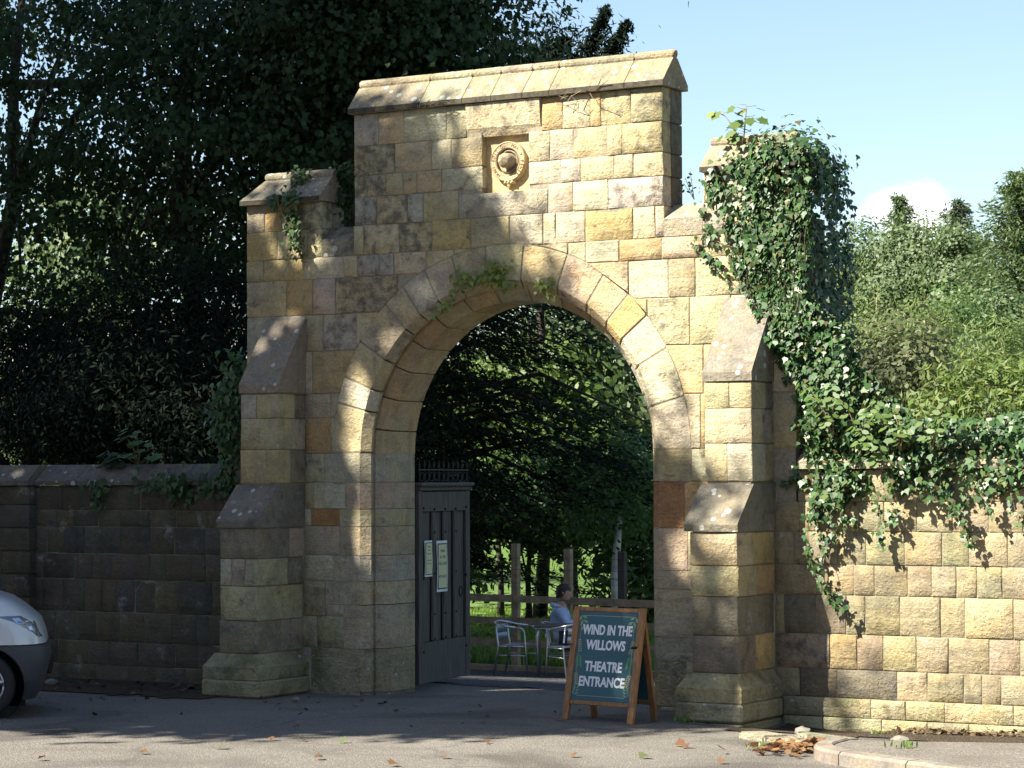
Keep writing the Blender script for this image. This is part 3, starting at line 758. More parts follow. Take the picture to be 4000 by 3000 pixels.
# ------------------------------------------------------------------ boundary walls
WR = empty('boundary_wall', (4.6, 0, 0), 'low sunlit sandstone wall running right from the gateway under thick ivy', 'wall')
RW = [(2.064, 2.37, [3.30, 3.47, 3.829, 4.333, 4.758, 5.208, 5.596, 5.976, 6.5, 7.1]),
      (1.779, 2.064, [3.053, 3.311, 3.612, 3.926, 4.179, 4.509, 4.857, 5.216, 5.603, 5.90, 6.4, 7.1]),
      (1.463, 1.779, [3.053, 3.253, 3.704, 3.994, 4.382, 4.752, 5.017, 5.389, 5.70, 6.1, 6.6, 7.1]),
      (1.175, 1.463, [3.053, 3.606, 3.867, 4.077, 4.408, 4.648, 4.89, 5.09, 5.334, 5.70, 6.1, 6.6, 7.1]),
      (.804, 1.175, [3.053, 3.144, 3.471, 3.787, 3.979, 4.332, 4.73, 4.971, 5.438, 5.85, 6.4, 7.1]),
      (.473, .804, [3.056, 3.618, 3.894, 4.157, 4.49, 4.806, 5.205, 5.499, 5.9, 6.4, 7.1]),
      (.202, .473, [3.053, 3.303, 3.689, 4.294, 4.596, 4.953, 5.127, 5.315, 5.85, 6.5, 7.1])]
mo = MB(); mo.box(3.31, 7.1, .009, .45, -.3, 2.36); mo.build('mortar', M_MORTAR, WR)
for n, (z0, z1, xs) in enumerate(RW):
    for i in range(len(xs)-1):
        k = dict(soot=SR.choice([0, .1, .1, .2, .3]), rough=.008, dark=.76)
        k['col'] = SR.choice([BUFF, BUFF, (.45, .385, .25), OLIV, (.46, .395, .25), (.44, .38, .26)])
        if n == 4 and i == 1: k['col'], k['soot'] = DARK, .4
        if n == 5 and i == 0: k['col'], k['soot'] = PINK, .55
        if n == 6 and i in (1, 2): k['col'], k['soot'] = DARK, .3
        if n == 5 and i == 1: k['col'], k['soot'] = ORNG, .3
        stone_block(xs[i], xs[i+1], 0, .16, z0, z1, WR, **k)
for z0, z1, xs, pr in ((.021, .202, [3.14, 4.04, 4.389, 4.775, 5.438, 6.0, 6.6, 7.1], .03), (-.15, .021, [3.14, 3.558, 4.153, 4.609, 5.016, 5.624, 6.2, 7.1], .045)):
    for i in range(len(xs)-1): stone_block(xs[i], xs[i+1], -pr, .14, z0, z1, WR, mat=M_BASE, soot=.2, col=OLIV, proud=0)
for i in range(8):
    a = 3.32+i*.48
    o = MB().prism([(-.06, 2.375), (-.06, 2.45), (.16, 2.62), (.28, 2.62), (.50, 2.45), (.50, 2.375)], 'x', a, a+.472).build('coping_stone', M_CAP, WR); tint(o, (.36, .32, .25), .3)

WL = empty('boundary_wall', (-5, .2, 0), 'dark shaded stone wall with sloping coping running left from the gateway', 'wall')
LW = [(1.942, 2.227, [-6.52, -6.101, -5.649, -5.306, -4.95, -4.599, -4.235, -3.764, -3.295]),
      (1.755, 1.942, [-6.52, -6.188, -5.925, -5.562, -5.245, -4.807, -4.433, -3.99, -3.6, -3.295]),
      (1.447, 1.755, [-6.52, -6.337, -6.073, -5.768, -5.228, -4.798, -4.457, -4.014, -3.7, -3.295]),
      (1.152, 1.447, [-6.52, -6.40, -5.923, -5.646, -5.371, -4.814, -4.58, -4.201, -4.006, -3.6, -3.295]),
      (.78, 1.152, [-6.52, -6.396, -6.079, -5.757, -5.499, -5.294, -5.023, -4.729, -4.398, -3.924, -3.6, -3.295]),
      (.444, .78, [-6.52, -6.209, -5.886, -5.601, -5.242, -4.896, -4.488, -4.135, -3.973, -3.6, -3.295]),
      (.175, .444, [-6.52, -6.164, -5.711, -5.394, -4.979, -4.446, -4.119, -3.827, -3.295]),
      (-.069, .175, [-6.52, -6.163, -5.866, -5.59, -5.13, -4.711, -4.298, -3.9, -3.295])]
mo = MB(); mo.box(-10.5, -3.30, .209, .62, -.3, 2.21); mo.box(-3.72, -3.30, .22, .60, 2.211, 3.4); mo.build('mortar', M_MORTAR, WL)
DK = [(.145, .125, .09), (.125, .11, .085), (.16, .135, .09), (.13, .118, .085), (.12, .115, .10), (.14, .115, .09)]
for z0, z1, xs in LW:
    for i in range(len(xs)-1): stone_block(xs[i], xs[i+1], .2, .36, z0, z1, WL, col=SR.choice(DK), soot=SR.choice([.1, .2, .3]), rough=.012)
# thicker end stretch of the wall, standing proud
for z0, z1 in ((2.006, 2.227), (1.736, 2.006), (1.466, 1.736), (1.196, 1.466), (.93, 1.196), (.65, .93), (.35, .65), (.05, .35), (-.1, .05)):
    o_ = SR.uniform(-.12, .12)
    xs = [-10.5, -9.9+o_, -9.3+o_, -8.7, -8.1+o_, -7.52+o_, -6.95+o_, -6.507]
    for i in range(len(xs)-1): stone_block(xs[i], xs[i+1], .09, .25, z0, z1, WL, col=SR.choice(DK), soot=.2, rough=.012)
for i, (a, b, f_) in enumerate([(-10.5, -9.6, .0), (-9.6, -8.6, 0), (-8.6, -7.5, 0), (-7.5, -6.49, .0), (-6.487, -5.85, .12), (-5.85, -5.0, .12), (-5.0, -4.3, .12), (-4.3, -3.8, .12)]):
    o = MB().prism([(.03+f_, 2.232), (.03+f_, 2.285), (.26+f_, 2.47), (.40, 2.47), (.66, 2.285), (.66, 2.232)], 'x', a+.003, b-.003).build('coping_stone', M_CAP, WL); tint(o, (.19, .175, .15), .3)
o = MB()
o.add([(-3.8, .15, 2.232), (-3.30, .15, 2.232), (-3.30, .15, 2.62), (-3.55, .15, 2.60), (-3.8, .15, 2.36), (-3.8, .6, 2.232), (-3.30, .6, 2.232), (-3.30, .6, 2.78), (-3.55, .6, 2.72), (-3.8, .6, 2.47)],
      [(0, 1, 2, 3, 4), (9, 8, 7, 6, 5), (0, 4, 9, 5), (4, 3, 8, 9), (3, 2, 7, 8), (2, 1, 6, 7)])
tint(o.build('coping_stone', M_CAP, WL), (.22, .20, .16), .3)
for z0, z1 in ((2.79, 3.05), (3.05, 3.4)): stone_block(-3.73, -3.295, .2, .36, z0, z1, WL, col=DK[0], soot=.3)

# ------------------------------------------------------------------ ground
def hgt(x, y):
    z = 0.0
    if y > 1.4:
        t = min(1, (y-1.4)/8.2); z = -.56*(t*t*(3-2*t)*.35+t*.65)
    if y < 2:
        z -= .13*math.exp(-((x-3.7)/.75)**2-((y+.35)/.55)**2)
        z -= .06*math.exp(-((x-5.2)/1.2)**2-((y+.2)/.5)**2)
    if y > 40: z += (y-40)*.06
    z += mnoise.noise(Vector((x*.35, y*.35, 0)))*.012
    return z
def sheet(name, x0, x1, y0, y1, st, mat, dz, kind='structure', keep=None):
    nx = max(1, round((x1-x0)/st)); ny = max(1, round((y1-y0)/st)); v = []; f = []
    for j in range(ny+1):
        for i in range(nx+1):
            x = x0+(x1-x0)*i/nx; y = y0+(y1-y0)*j/ny; v.append((x, y, hgt(x, y)+dz))
    for j in range(ny):
        for i in range(nx):
            if keep is None or keep(x0+(x1-x0)*(i+.5)/nx, y0+(y1-y0)*(j+.5)/ny): f.append((j*(nx+1)+i, j*(nx+1)+i+1, (j+1)*(nx+1)+i+1, (j+1)*(nx+1)+i))
    o = mesh_obj(name, v, f, mat, None, True); o['kind'] = kind; return o

def ground_mat(name, cols, scales, rough=.9, bump=.4, dist=.01, speck=None, stain=None):
    m, t, p, out = new_mat(name); L = t.links.new
    g = N(t, 'ShaderNodeNewGeometry')
    a = N(t, 'ShaderNodeTexNoise'); a.inputs['Scale'].default_value = scales[0]; a.inputs['Detail'].default_value = 6; L(g.outputs['Position'], a.inputs['Vector'])
    b = N(t, 'ShaderNodeTexNoise'); b.inputs['Scale'].default_value = scales[1]; b.inputs['Detail'].default_value = 4; L(g.outputs['Position'], b.inputs['Vector'])
    r = N(t, 'ShaderNodeValToRGB'); el = r.color_ramp.elements
    el[0].position = .32; el[1].position = .68; el[0].color = (*cols[0], 1); el[1].color = (*cols[1], 1)
    ad = N(t, 'ShaderNodeMath', operation='MULTIPLY_ADD'); L(b.outputs['Fac'], ad.inputs[0]); ad.inputs[1].default_value = .5
    sb = N(t, 'ShaderNodeMath', operation='MULTIPLY'); L(a.outputs['Fac'], sb.inputs[0]); sb.inputs[1].default_value = .5
    L(sb.outputs[0], ad.inputs[2]); L(ad.outputs[0], r.inputs['Fac']); col = r.outputs['Color']
    h = b.outputs['Fac']
    if speck:
        v = N(t, 'ShaderNodeTexVoronoi'); v.inputs['Scale'].default_value = speck[0]; L(g.outputs['Position'], v.inputs['Vector'])
        s = N(t, 'ShaderNodeSeparateColor'); L(v.outputs['Color'], s.inputs[0])
        mr_ = N(t, 'ShaderNodeMapRange'); mr_.inputs['From Min'].default_value = speck[3]; mr_.inputs['From Max'].default_value = 1; mr_.inputs['To Max'].default_value = speck[2]; L(s.outputs[0], mr_.inputs['Value'])
        x = N(t, 'ShaderNodeMix', data_type='RGBA'); L(mr_.outputs[0], x.inputs['Factor']); L(col, x.inputs[6]); x.inputs[7].default_value = (*speck[1], 1); col = x.outputs[2]
        hh = N(t, 'ShaderNodeMath', operation='MULTIPLY_ADD'); L(v.outputs['Distance'], hh.inputs[0]); hh.inputs[1].default_value = -.9; L(h, hh.inputs[2]); h = hh.outputs[0]
    if stain and len(stain) > 3:
        cv = N(t, 'ShaderNodeTexVoronoi', feature='DISTANCE_TO_EDGE'); cv.inputs['Scale'].default_value = stain[3]
        cn = N(t, 'ShaderNodeTexNoise'); cn.inputs['Scale'].default_value = 2.5; cn.inputs['Detail'].default_value = 6; L(g.outputs['Position'], cn.inputs['Vector'])
        ca = N(t, 'ShaderNodeMix', data_type='VECTOR'); ca.inputs['Factor'].default_value = .25; L(g.outputs['Position'], ca.inputs[4]); L(cn.outputs['Color'], ca.inputs[5]); L(ca.outputs[1], cv.inputs['Vector'])
        cm = N(t, 'ShaderNodeMapRange'); cm.inputs['From Min'].default_value = .004; cm.inputs['From Max'].default_value = .014; cm.inputs['To Min'].default_value = .22; cm.inputs['To Max'].default_value = 0; L(cv.outputs['Distance'], cm.inputs['Value'])
        x = N(t, 'ShaderNodeMix', data_type='RGBA'); L(cm.outputs[0], x.inputs['Factor']); L(col, x.inputs[6]); x.inputs[7].default_value = (.025, .022, .02, 1); col = x.outputs[2]
    if stain:
        n = N(t, 'ShaderNodeTexNoise'); n.inputs['Scale'].default_value = stain[0]; n.inputs['Detail'].default_value = 8; n.inputs['Distortion'].default_value = .8; L(g.outputs['Position'], n.inputs['Vector'])
        mr_ = N(t, 'ShaderNodeMapRange'); mr_.inputs['From Min'].default_value = .50; mr_.inputs['From Max'].default_value = .66; mr_.inputs['To Max'].default_value = stain[2]; L(n.outputs['Fac'], mr_.inputs['Value'])
        x = N(t, 'ShaderNodeMix', data_type='RGBA'); L(mr_.outputs[0], x.inputs['Factor']); L(col, x.inputs[6]); x.inputs[7].default_value = (*stain[1], 1); col = x.outputs[2]
    L(col, p.inputs['Base Color']); p.inputs['Roughness'].default_value = rough; p.inputs['Specular IOR Level'].default_value = .25
    bu = N(t, 'ShaderNodeBump'); bu.inputs['Strength'].default_value = bump; bu.inputs['Distance'].default_value = dist
    L(h, bu.inputs['Height']); L(bu.outputs[0], p.inputs['Normal'])
    return m
M_ASPH = ground_mat('worn_asphalt', ((.105, .096, .084), (.160, .147, .128)), (.7, 60), .95, .8, .010, (70, (.25, .23, .195), .7, .62), (.55, (.058, .052, .045), .65, .42))
M_EARTH = ground_mat('leaf_mould', ((.030, .024, .018), (.070, .052, .036)), (3, 30), .95, .9, .03, (40, (.13, .08, .04), .7, .75))
M_GRAVEL = ground_mat('dark_gravel', ((.045, .045, .05), (.085, .083, .085)), (2, 45), .9, 1.0, .03, (34, (.16, .155, .15), .7, .6))
M_LAWN = ground_mat('lawn', ((.06, .11, .022), (.10, .16, .035)), (1, 25), .9, .8, .03)
M_PAVE = ground_mat('footpath_asphalt', ((.10, .091, .078), (.15, .136, .115)), (1.3, 50), .9, .6, .008, (80, (.32, .29, .25), .6, .62), (1.5, (.11, .095, .075), .5))
M_KERB = stone_mat('kerb_concrete', rough_bump=.25, lichen=.10)

sheet('ground', -160, 130, -90, 40, 5, M_EARTH, -.72)
sheet('ground', -160, 130, 40, 320, 20, M_LAWN, -.72)
sheet('ground', -30, 12, .22, 11, .5, M_EARTH, -.012)
sheet('lawn', -60, 40, 10.2, 41, 2, M_LAWN, -.006)
sheet('road', -16, 10, -9, 1.9, .2, M_ASPH, 0)
sheet('road', -90, 60, -60, -8.98, 4, M_ASPH, -.004)
sheet('courtyard', -9.5, 2.5, 1.7, 10.0, .25, M_GRAVEL, .006, keep=lambda x, y: y > 2.0+.25*math.sin(x*1.7)+.1*math.sin(x*5))
sheet('verge', -16, -2.6, -2.2, .3, .12, M_EARTH, .010, keep=lambda x, y: y > -1.25-.12*(x+3.2)*-.9+.2*math.sin(x*.9)+.25*mnoise.noise(Vector((x*1.7, y*2.5, 2))) and x < -3.0)
sheet('verge', 3.0, 7.2, -2.3, .05, .1, M_EARTH, .010, keep=lambda x, y: y > -1.35+.28*(x-3.3)*-.3+.3*mnoise.noise(Vector((x*2, y*2, 7))) and x > 3.15)

# footpath and kerb, bottom right
def curve(pts, n=8):
    out = []
    P = [pts[0]]+list(pts)+[pts[-1]]
    for i in range(1, len(P)-2):
        p0, p1, p2, p3 = [Vector(q) for q in P[i-1:i+3]]
        for k in range(n):
            t = k/n
            out.append(.5*((2*p1)+(p2-p0)*t+(2*p0-5*p1+4*p2-p3)*t*t+(3*p1-p0-3*p2+p3)*t**3))
    out.append(Vector(pts[-1])); return out
ke = curve([(4.74, -2.52), (4.79, -2.98), (5.05, -3.38), (5.55, -3.67), (6.38, -4.07), (7.4, -4.57), (9.4, -5.55), (13, -7.3)])
pv = MB(); top = [(p.x, p.y) for p in ke]
pv.prism(top+[(14, -5.0), (9, -2.2), (6.6, -1.9), (5.4, -2.35)], 'z', -.05, .092)
po = pv.build('pavement', M_PAVE); po['kind'] = 'structure'
kr = empty('kerb', (5.5, -3.6, 0), 'pale rounded concrete kerb curving round the footpath corner', 'kerb')
L_ = [0]
for i in range(1, len(ke)): L_.append(L_[-1]+(ke[i]-ke[i-1]).length)
def ke_at(s):
    for i in range(1, len(ke)):
        if L_[i] >= s:
            q = ke[i-1].lerp(ke[i], (s-L_[i-1])/(L_[i]-L_[i-1])); d = (ke[i]-ke[i-1]).normalized(); return q, d
    return ke[-1], (ke[-1]-ke[-2]).normalized()
s = 0.0
for ln in (.55, .62, .80, .9, .9, .9, .9, .9, .9):
    m = MB(); v = []; f = []; st = 5
    prof = [(-.012, -.06), (-.012, .085), (.012, .108), (.135, .112), (.15, .10), (.15, -.06)]
    for k in range(st+1):
        q, d = ke_at(s+.006+(ln-.012)*k/st); nrm = Vector((-d.y, d.x))
        for a, z in prof: v.append((q.x+nrm.x*a, q.y+nrm.y*a, z+mnoise.noise(Vector((q.x*4, a*9, z*5)))*.004))
    n = len(prof)
    for k in range(st):
        for j in range(n): f.append((k*n+j, k*n+(j+1) % n, (k+1)*n+(j+1) % n, (k+1)*n+j))
    f.append(tuple(range(n))); f.append(tuple(st*n+j for j in range(n))[::-1])
    m.add(v, f); tint(m.build('kerb_stone', M_KERB, kr), (.23, .21, .18), .2); s += ln
# old flat edging stones left of the kerb
def slab(poly, z0, z1, label, grp=None):
    m = MB(); m.prism(poly, 'z', z0, z1); o = m.build('edging_stone', M_BASE); tint(o, (.33, .31, .24), .1)
    bm = bmesh.new(); bm.from_mesh(o.data)
    bmesh.ops.bevel(bm, geom=[e for e in bm.edges], offset=.018, segments=2, affect='EDGES'); bm.to_mesh(o.data); bm.free()
    return tag(o, label, 'stone slab', grp)
slab([(3.60, -1.98), (3.95, -2.20), (4.12, -2.02), (3.78, -1.80)], -.06, .055, 'short flat mossy edging stone, leftmost of the broken row by the dip', 'broken edging stones at the end of the kerb')
slab([(3.98, -2.22), (4.40, -2.42), (4.52, -2.24), (4.14, -2.03)], -.07, .045, 'notched mossy edging stone between the leftmost slab and the kerb', 'broken edging stones at the end of the kerb')
slab([(4.10, -1.90), (4.72, -2.20), (4.80, -2.04), (4.20, -1.76)], -.06, .06, 'long thin greenish edging stone running behind the notched one', 'broken edging stones at the end of the kerb')

# ------------------------------------------------------------------ sandwich board
M_PINE = simple('varnished_pine', (.30, .135, .045), .42, noise=.35, nscale=14, bump=.15)
m, t, p, out = new_mat('orange_pine'); L = t.links.new
g = N(t, 'ShaderNodeTexCoord'); mp = N(t, 'ShaderNodeMapping'); mp.inputs['Scale'].default_value = (30, 30, 2.2); L(g.outputs['Object'], mp.inputs[0])
n = N(t, 'ShaderNodeTexNoise'); n.inputs['Scale'].default_value = 2; n.inputs['Detail'].default_value = 6; L(mp.outputs[0], n.inputs['Vector'])
r = N(t, 'ShaderNodeValToRGB'); r.color_ramp.elements[0].color = (.20, .085, .028, 1); r.color_ramp.elements[1].color = (.40, .20, .075, 1)
r.color_ramp.elements[0].position = .3; r.color_ramp.elements[1].position = .7
L(n.outputs['Fac'], r.inputs['Fac']); L(r.outputs[0], p.inputs['Base Color']); p.inputs['Roughness'].default_value = .45
M_PINE = m
M_TEAL = simple('printed_teal', (.030, .105, .130), .35, noise=.18, nscale=2.2)
M_WHITE = simple('printed_white', (.80, .80, .82), .5)
M_TAN = simple('printed_tan', (.42, .36, .20), .5)
M_LGRN = simple('printed_green', (.10, .26, .12), .5); M_LGR2 = simple('printed_pale_green', (.22, .34, .17), .5)
M_BLACK = simple('black_iron', (.015, .015, .016), .5, .6)
SB = empty('sandwich_board', (1.465, -1.309, 0), 'wooden sandwich board with a teal poster in white capitals standing in the archway', 'sign', rz=math.atan2(-.137, .771))
LEAN = math.atan2(.205, 1.065)
W_ = .783
FM = Matrix.Rotation(-LEAN, 4, 'X')            # the front leaf leans back
def fbox(name, x0, x1, y0, y1, z0, z1, mat, M=FM, b=.004):
    return MB().box(x0, x1, y0, y1, z0, z1, b, M).build(name, mat, SB, local=True)
for x in (-.036, W_-.036): fbox('front_leg', x, x+.072, -.018, .018, .0, 1.09, M_PINE)
fbox('bottom_rail', .038, W_-.038, -.014, .014, .155, .195, M_PINE); fbox('top_rail', .038, W_-.038, -.014, .014, 1.045, 1.085, M_PINE)
pan = fbox('poster_panel', .0375, W_-.0375, -.008, .006, .1965, 1.0435, M_TEAL, b=.001)
pan['label'] = 'teal printed poster with white lettering'
RM = Matrix.Translation((0, .405, 0)) @ Matrix.Rotation(math.atan2(.187, 1.065), 4, 'X')
for x in (-.006, W_-.06): fbox('rear_leg', x, x+.066, -.016, .016, .0, 1.07, M_PINE, RM)
fbox('rear_rail', .062, W_-.062, -.012, .012, .16, .20, M_PINE, RM); fbox('rear_panel', .062, W_-.062, -.006, .006, .203, 1.04, M_TEAL, RM, .001)
for x in (.0, W_): MB().tube([Vector((x, -.02, .71)), Vector((x, .15, .715)), Vector((x, .285, .71))], .004, 6).build('stay', M_BLACK, SB, local=True)
for x in (-.03, W_+.03): MB().box(x-.012, x+.012, .0, .06, .70, .725, .004, None).build('catch', M_BLACK, SB, local=True)
PW, PH = W_-.075, .847
def on_panel(me, x, t, mat, name, sx=1.0, sz=1.0):
    M = FM @ Matrix.Translation((W_/2+x, -.0095, 1.0435-t*PH)) @ Matrix.Rotation(math.pi/2, 4, 'X') @ Matrix.Diagonal((sx, sz, 1, 1))
    return place_mesh(name, me, mat, pan, M)
for body, t_, wd in (('WIND IN THE', .205, .60), ('WILLOWS', .375, .475), ('THEATRE', .615, .45), ('ENTRANCE', .785, .55)):
    me = text_mesh(body, .13, .0012, .0044)
    xs = [v.co.x for v in me.vertices]; ys = [v.co.y for v in me.vertices]
    cx, cy = (max(xs)+min(xs))/2, (max(ys)+min(ys))/2
    me.transform(Matrix.Translation((-cx, -cy, 0)))
    on_panel(me, .0, t_, M_WHITE, 'lettering', wd/(max(xs)-min(xs)), .098/(max(ys)-min(ys)))
def flat_panel(name, polys, mat):
    v = []; f = []
    for pl in polys:
        o = len(v); v += [tuple(FM @ Vector((W_/2+x, -.0092, 1.0435-t_*PH))) for x, t_ in pl]; f.append(tuple(range(o, o+len(pl))))
    return mesh_obj(name, v, f, mat, pan, local=True)
bd = []
for a in (.045, .945): bd.append([(-.29, a), (.29, a), (.29, a+.005), (-.29, a+.005)])
for a in (-.322, .318): bd.append([(a, .10), (a+.004, .10), (a+.004, .90), (a, .90)])
for q in bd: flat_panel('border_line', [q], M_TAN)
def sprig(x0, t0, dx, dt, n, ln, wd):
    out = []
    for i in range(n):
        f_ = (i+.5)/n; x, t_ = x0+dx*f_, t0+dt*f_
        for s_ in (-1, 1):
            ax = math.atan2(dt, dx)+s_*.75; c, q = math.cos(ax), math.sin(ax)
            out.append([(x, t_), (x+ln*.5*c-wd*q, t_+ln*.5*q+wd*c), (x+ln*c, t_+ln*q), (x+ln*.5*c+wd*q, t_+ln*.5*q-wd*c)])
    return out
for mt_, sg in ((M_LGR2, [(-.335, .02, .06, .16, 3, .075, .016), (.335, .02, -.06, .16, 3, .075, .016), (-.32, .96, .03, -.14, 4, .06, .008), (.32, .96, -.03, -.14, 4, .06, .008)]),
                (M_LGRN, [(-.315, .48, .015, .13, 5, .06, .010), (.315, .48, -.015, .13, 5, .06, .010)]),
                (M_TAN, [(-.325, .30, .02, .15, 6, .035, .006), (.325, .30, -.02, .15, 6, .035, .006), (-.325, .68, .02, .14, 6, .035, .006), (.33, .68, -.04, .14, 6, .04, .008)])):
    for a_ in sg: flat_panel('printed_sprig', sprig(*a_), mt_)

# ------------------------------------------------------------------ gate leaf
m, t, p, out = new_mat('weathered_oak'); L = t.links.new
g = N(t, 'ShaderNodeTexCoord'); mp = N(t, 'ShaderNodeMapping'); mp.inputs['Scale'].default_value = (22, 22, 1.3); L(g.outputs['Object'], mp.inputs[0])
n = N(t, 'ShaderNodeTexNoise'); n.inputs['Scale'].default_value = 2.4; n.inputs['Detail'].default_value = 8; L(mp.outputs[0], n.inputs['Vector'])
r = N(t, 'ShaderNodeValToRGB'); r.color_ramp.elements[0].color = (.034, .031, .027, 1); r.color_ramp.elements[1].color = (.115, .106, .09, 1)
r.color_ramp.elements[0].position = .3; r.color_ramp.elements[1].position = .72
L(n.outputs['Fac'], r.inputs['Fac']); L(r.outputs[0], p.inputs['Base Color']); p.inputs['Roughness'].default_value = .8
bu = N(t, 'ShaderNodeBump'); bu.inputs['Strength'].default_value = .6; bu.inputs['Distance'].default_value = .006; L(n.outputs['Fac'], bu.inputs['Height']); L(bu.outputs[0], p.inputs['Normal'])
M_OAK = m
GD = empty('wooden_gate', (-1.63, .83, 0), 'weathered dark oak gate leaf with spiked top standing open inside the arch', 'gate', rz=rad(99.5))
GWD = 1.46
def gb(name, x0, x1, y0, y1, z0, z1, mat=M_OAK, b=.006): return MB().box(x0, x1, y0, y1, z0, z1, b).build(name, mat, GD, local=True)
gb('stile', 0, .115, -.045, .03, .05, 2.16); gb('stile', GWD-.125, GWD, -.045, .03, .05, 2.16)
gb('top_rail', .1155, GWD-.1255, -.042, .03, 1.93, 2.15); gb('bottom_board', .1155, GWD-.1255, -.038, .03, .055, .50)
gb('cornice', -.01, GWD+.01, -.07, .04, 2.1605, 2.205, b=.012); gb('cornice', -.02, GWD+.02, -.10, .05, 2.2055, 2.25, b=.014)
nb_ = 4; bx = (GWD-.24)/nb_
for i in range(nb_): gb('plank', .1165+i*bx+.004, .1165+(i+1)*bx-.004, -.012, .02, .501, 1.929)
for i in range(1, nb_): gb('rib', .1165+i*bx-.05, .1165+i*bx+.05, -.048, -.0125, .5015, 1.9285, b=.016)
gb('ledge', .1165, GWD-.1265, .0205, .06, 1.50, 1.66); gb('ledge', .1165, GWD-.1265, .0205, .06, .62, .78)
for i in range(nb_+1):
    x = min(max(.06, .1165+i*bx), GWD-.06)
    for z in (1.955, 1.70, 1.25, .80, .53) if 0 < i < nb_ else (1.97, 1.2, .4):
        MB().tube([(x, -.062, z), (x, -.05, z), (x, -.03, z)], [.006, .013, .013], 7).build('stud', M_BLACK, GD, local=True)
rg = MB(); zc, xc = 1.02, GWD-.30
rg.tube([(xc+.045*math.cos(a*math.pi/7), -.055, zc+.06*math.sin(a*math.pi/7)) for a in range(15)], .008, 6); rg.build('ring_handle', M_BLACK, GD, local=True)
for i in range(11):
    x = .05+i*(GWD-.1)/10
    MB().tube([(x, -.03, 2.25), (x, -.03, 2.40), (x, -.03, 2.43), (x, -.03, 2.50)], [.005, .005, .010, .001], 6).build('spike', M_BLACK, GD, local=True)
for i in range(10):
    x = .05+(i+.5)*(GWD-.1)/10
    MB().tube([(x+.045*math.cos(a*math.pi/6+math.pi/2), -.03, 2.315+.05*math.sin(a*math.pi/6+math.pi/2)) for a in range(13)], .004, 5).build('scroll', M_BLACK, GD, local=True)
MB().box(.02, GWD-.02, -.037, -.023, 2.385, 2.397).build('crest_rail', M_BLACK, GD, local=True)
# posters pinned to the gate
M_PAPER = simple('cream_paper', (.58, .56, .34), .7); M_PWHITE = simple('white_paper', (.72, .74, .76), .6); M_INK = simple('dark_ink', (.05, .07, .09), .7)
def poster(x0, x1, z0, z1, yl, label, lines):
    R = Matrix.Translation(GD.location) @ Matrix.Rotation(GD.rotation_euler.z, 4, 'Z')
    o = empty('poster', R @ Vector((x0, yl, z0)), label, 'poster', rz=GD.rotation_euler.z)
    w_, h_ = x1-x0, z1-z0
    v = []; f = []
    for j in range(5):
        for i in range(4): v.append((w_*i/3, -.004*math.sin(i*2.1+j)-.002, h_*j/4))
    for j in range(4):
        for i in range(3): f.append((j*4+i, j*4+i+1, j*4+i+5, j*4+i+4))
    f2 = [tuple(q+20 for q in reversed(q_)) for q_ in f]
    v2 = [(a, b+.0015, c) for a, b, c in v]
    sh = mesh_obj('sheet', v+v2, f+f2, M_PWHITE, o, local=True)
    MB().box(w_*.07, w_*.93, -.0085, -.0078, h_*.05, h_*.95).build('frame_line', M_INK, o, local=True)
    MB().box(w_*.115, w_*.885, -.0098, -.0088, h_*.075, h_*.925).build('print', M_PAPER, o, local=True)
    for body, t_, ww, hh in lines:
        me = text_mesh(body, .05, .0003, .0006)
        xs = [q.co.x for q in me.vertices]; ys = [q.co.y for q in me.vertices]
        me.transform(Matrix.Translation((-(max(xs)+min(xs))/2, -(max(ys)+min(ys))/2, 0)))
        M = Matrix.Translation((w_/2, -.0103, h_*(1-t_))) @ Matrix.Rotation(math.pi/2, 4, 'X') @ Matrix.Diagonal((w_*ww/(max(xs)-min(xs)), h_*hh/(max(ys)-min(ys)), 1, 1))
        place_mesh('lettering', me, M_INK, o, M)
    return o
poster(.125, .335, 1.22, 1.615, -.056, 'narrow cream poster with small print, left one on the gate',
       [('WIND', .17, .3, .04), ('IN THE', .27, .34, .04), ('WILLOWS', .37, .5, .04), ('THEATRE', .55, .55, .03), ('ENTRANCE', .64, .6, .03), ('GATE', .73, .3, .03)][:5])
poster(.46, .76, 1.04, 1.605, -.056, 'larger cream poster reading wind in the willows, right one on the gate',
       [('WIND', .20, .42, .055), ('IN THE', .32, .5, .055), ('WILLOWS', .45, .72, .055), ('ENTRANCE', .70, .72, .055)])

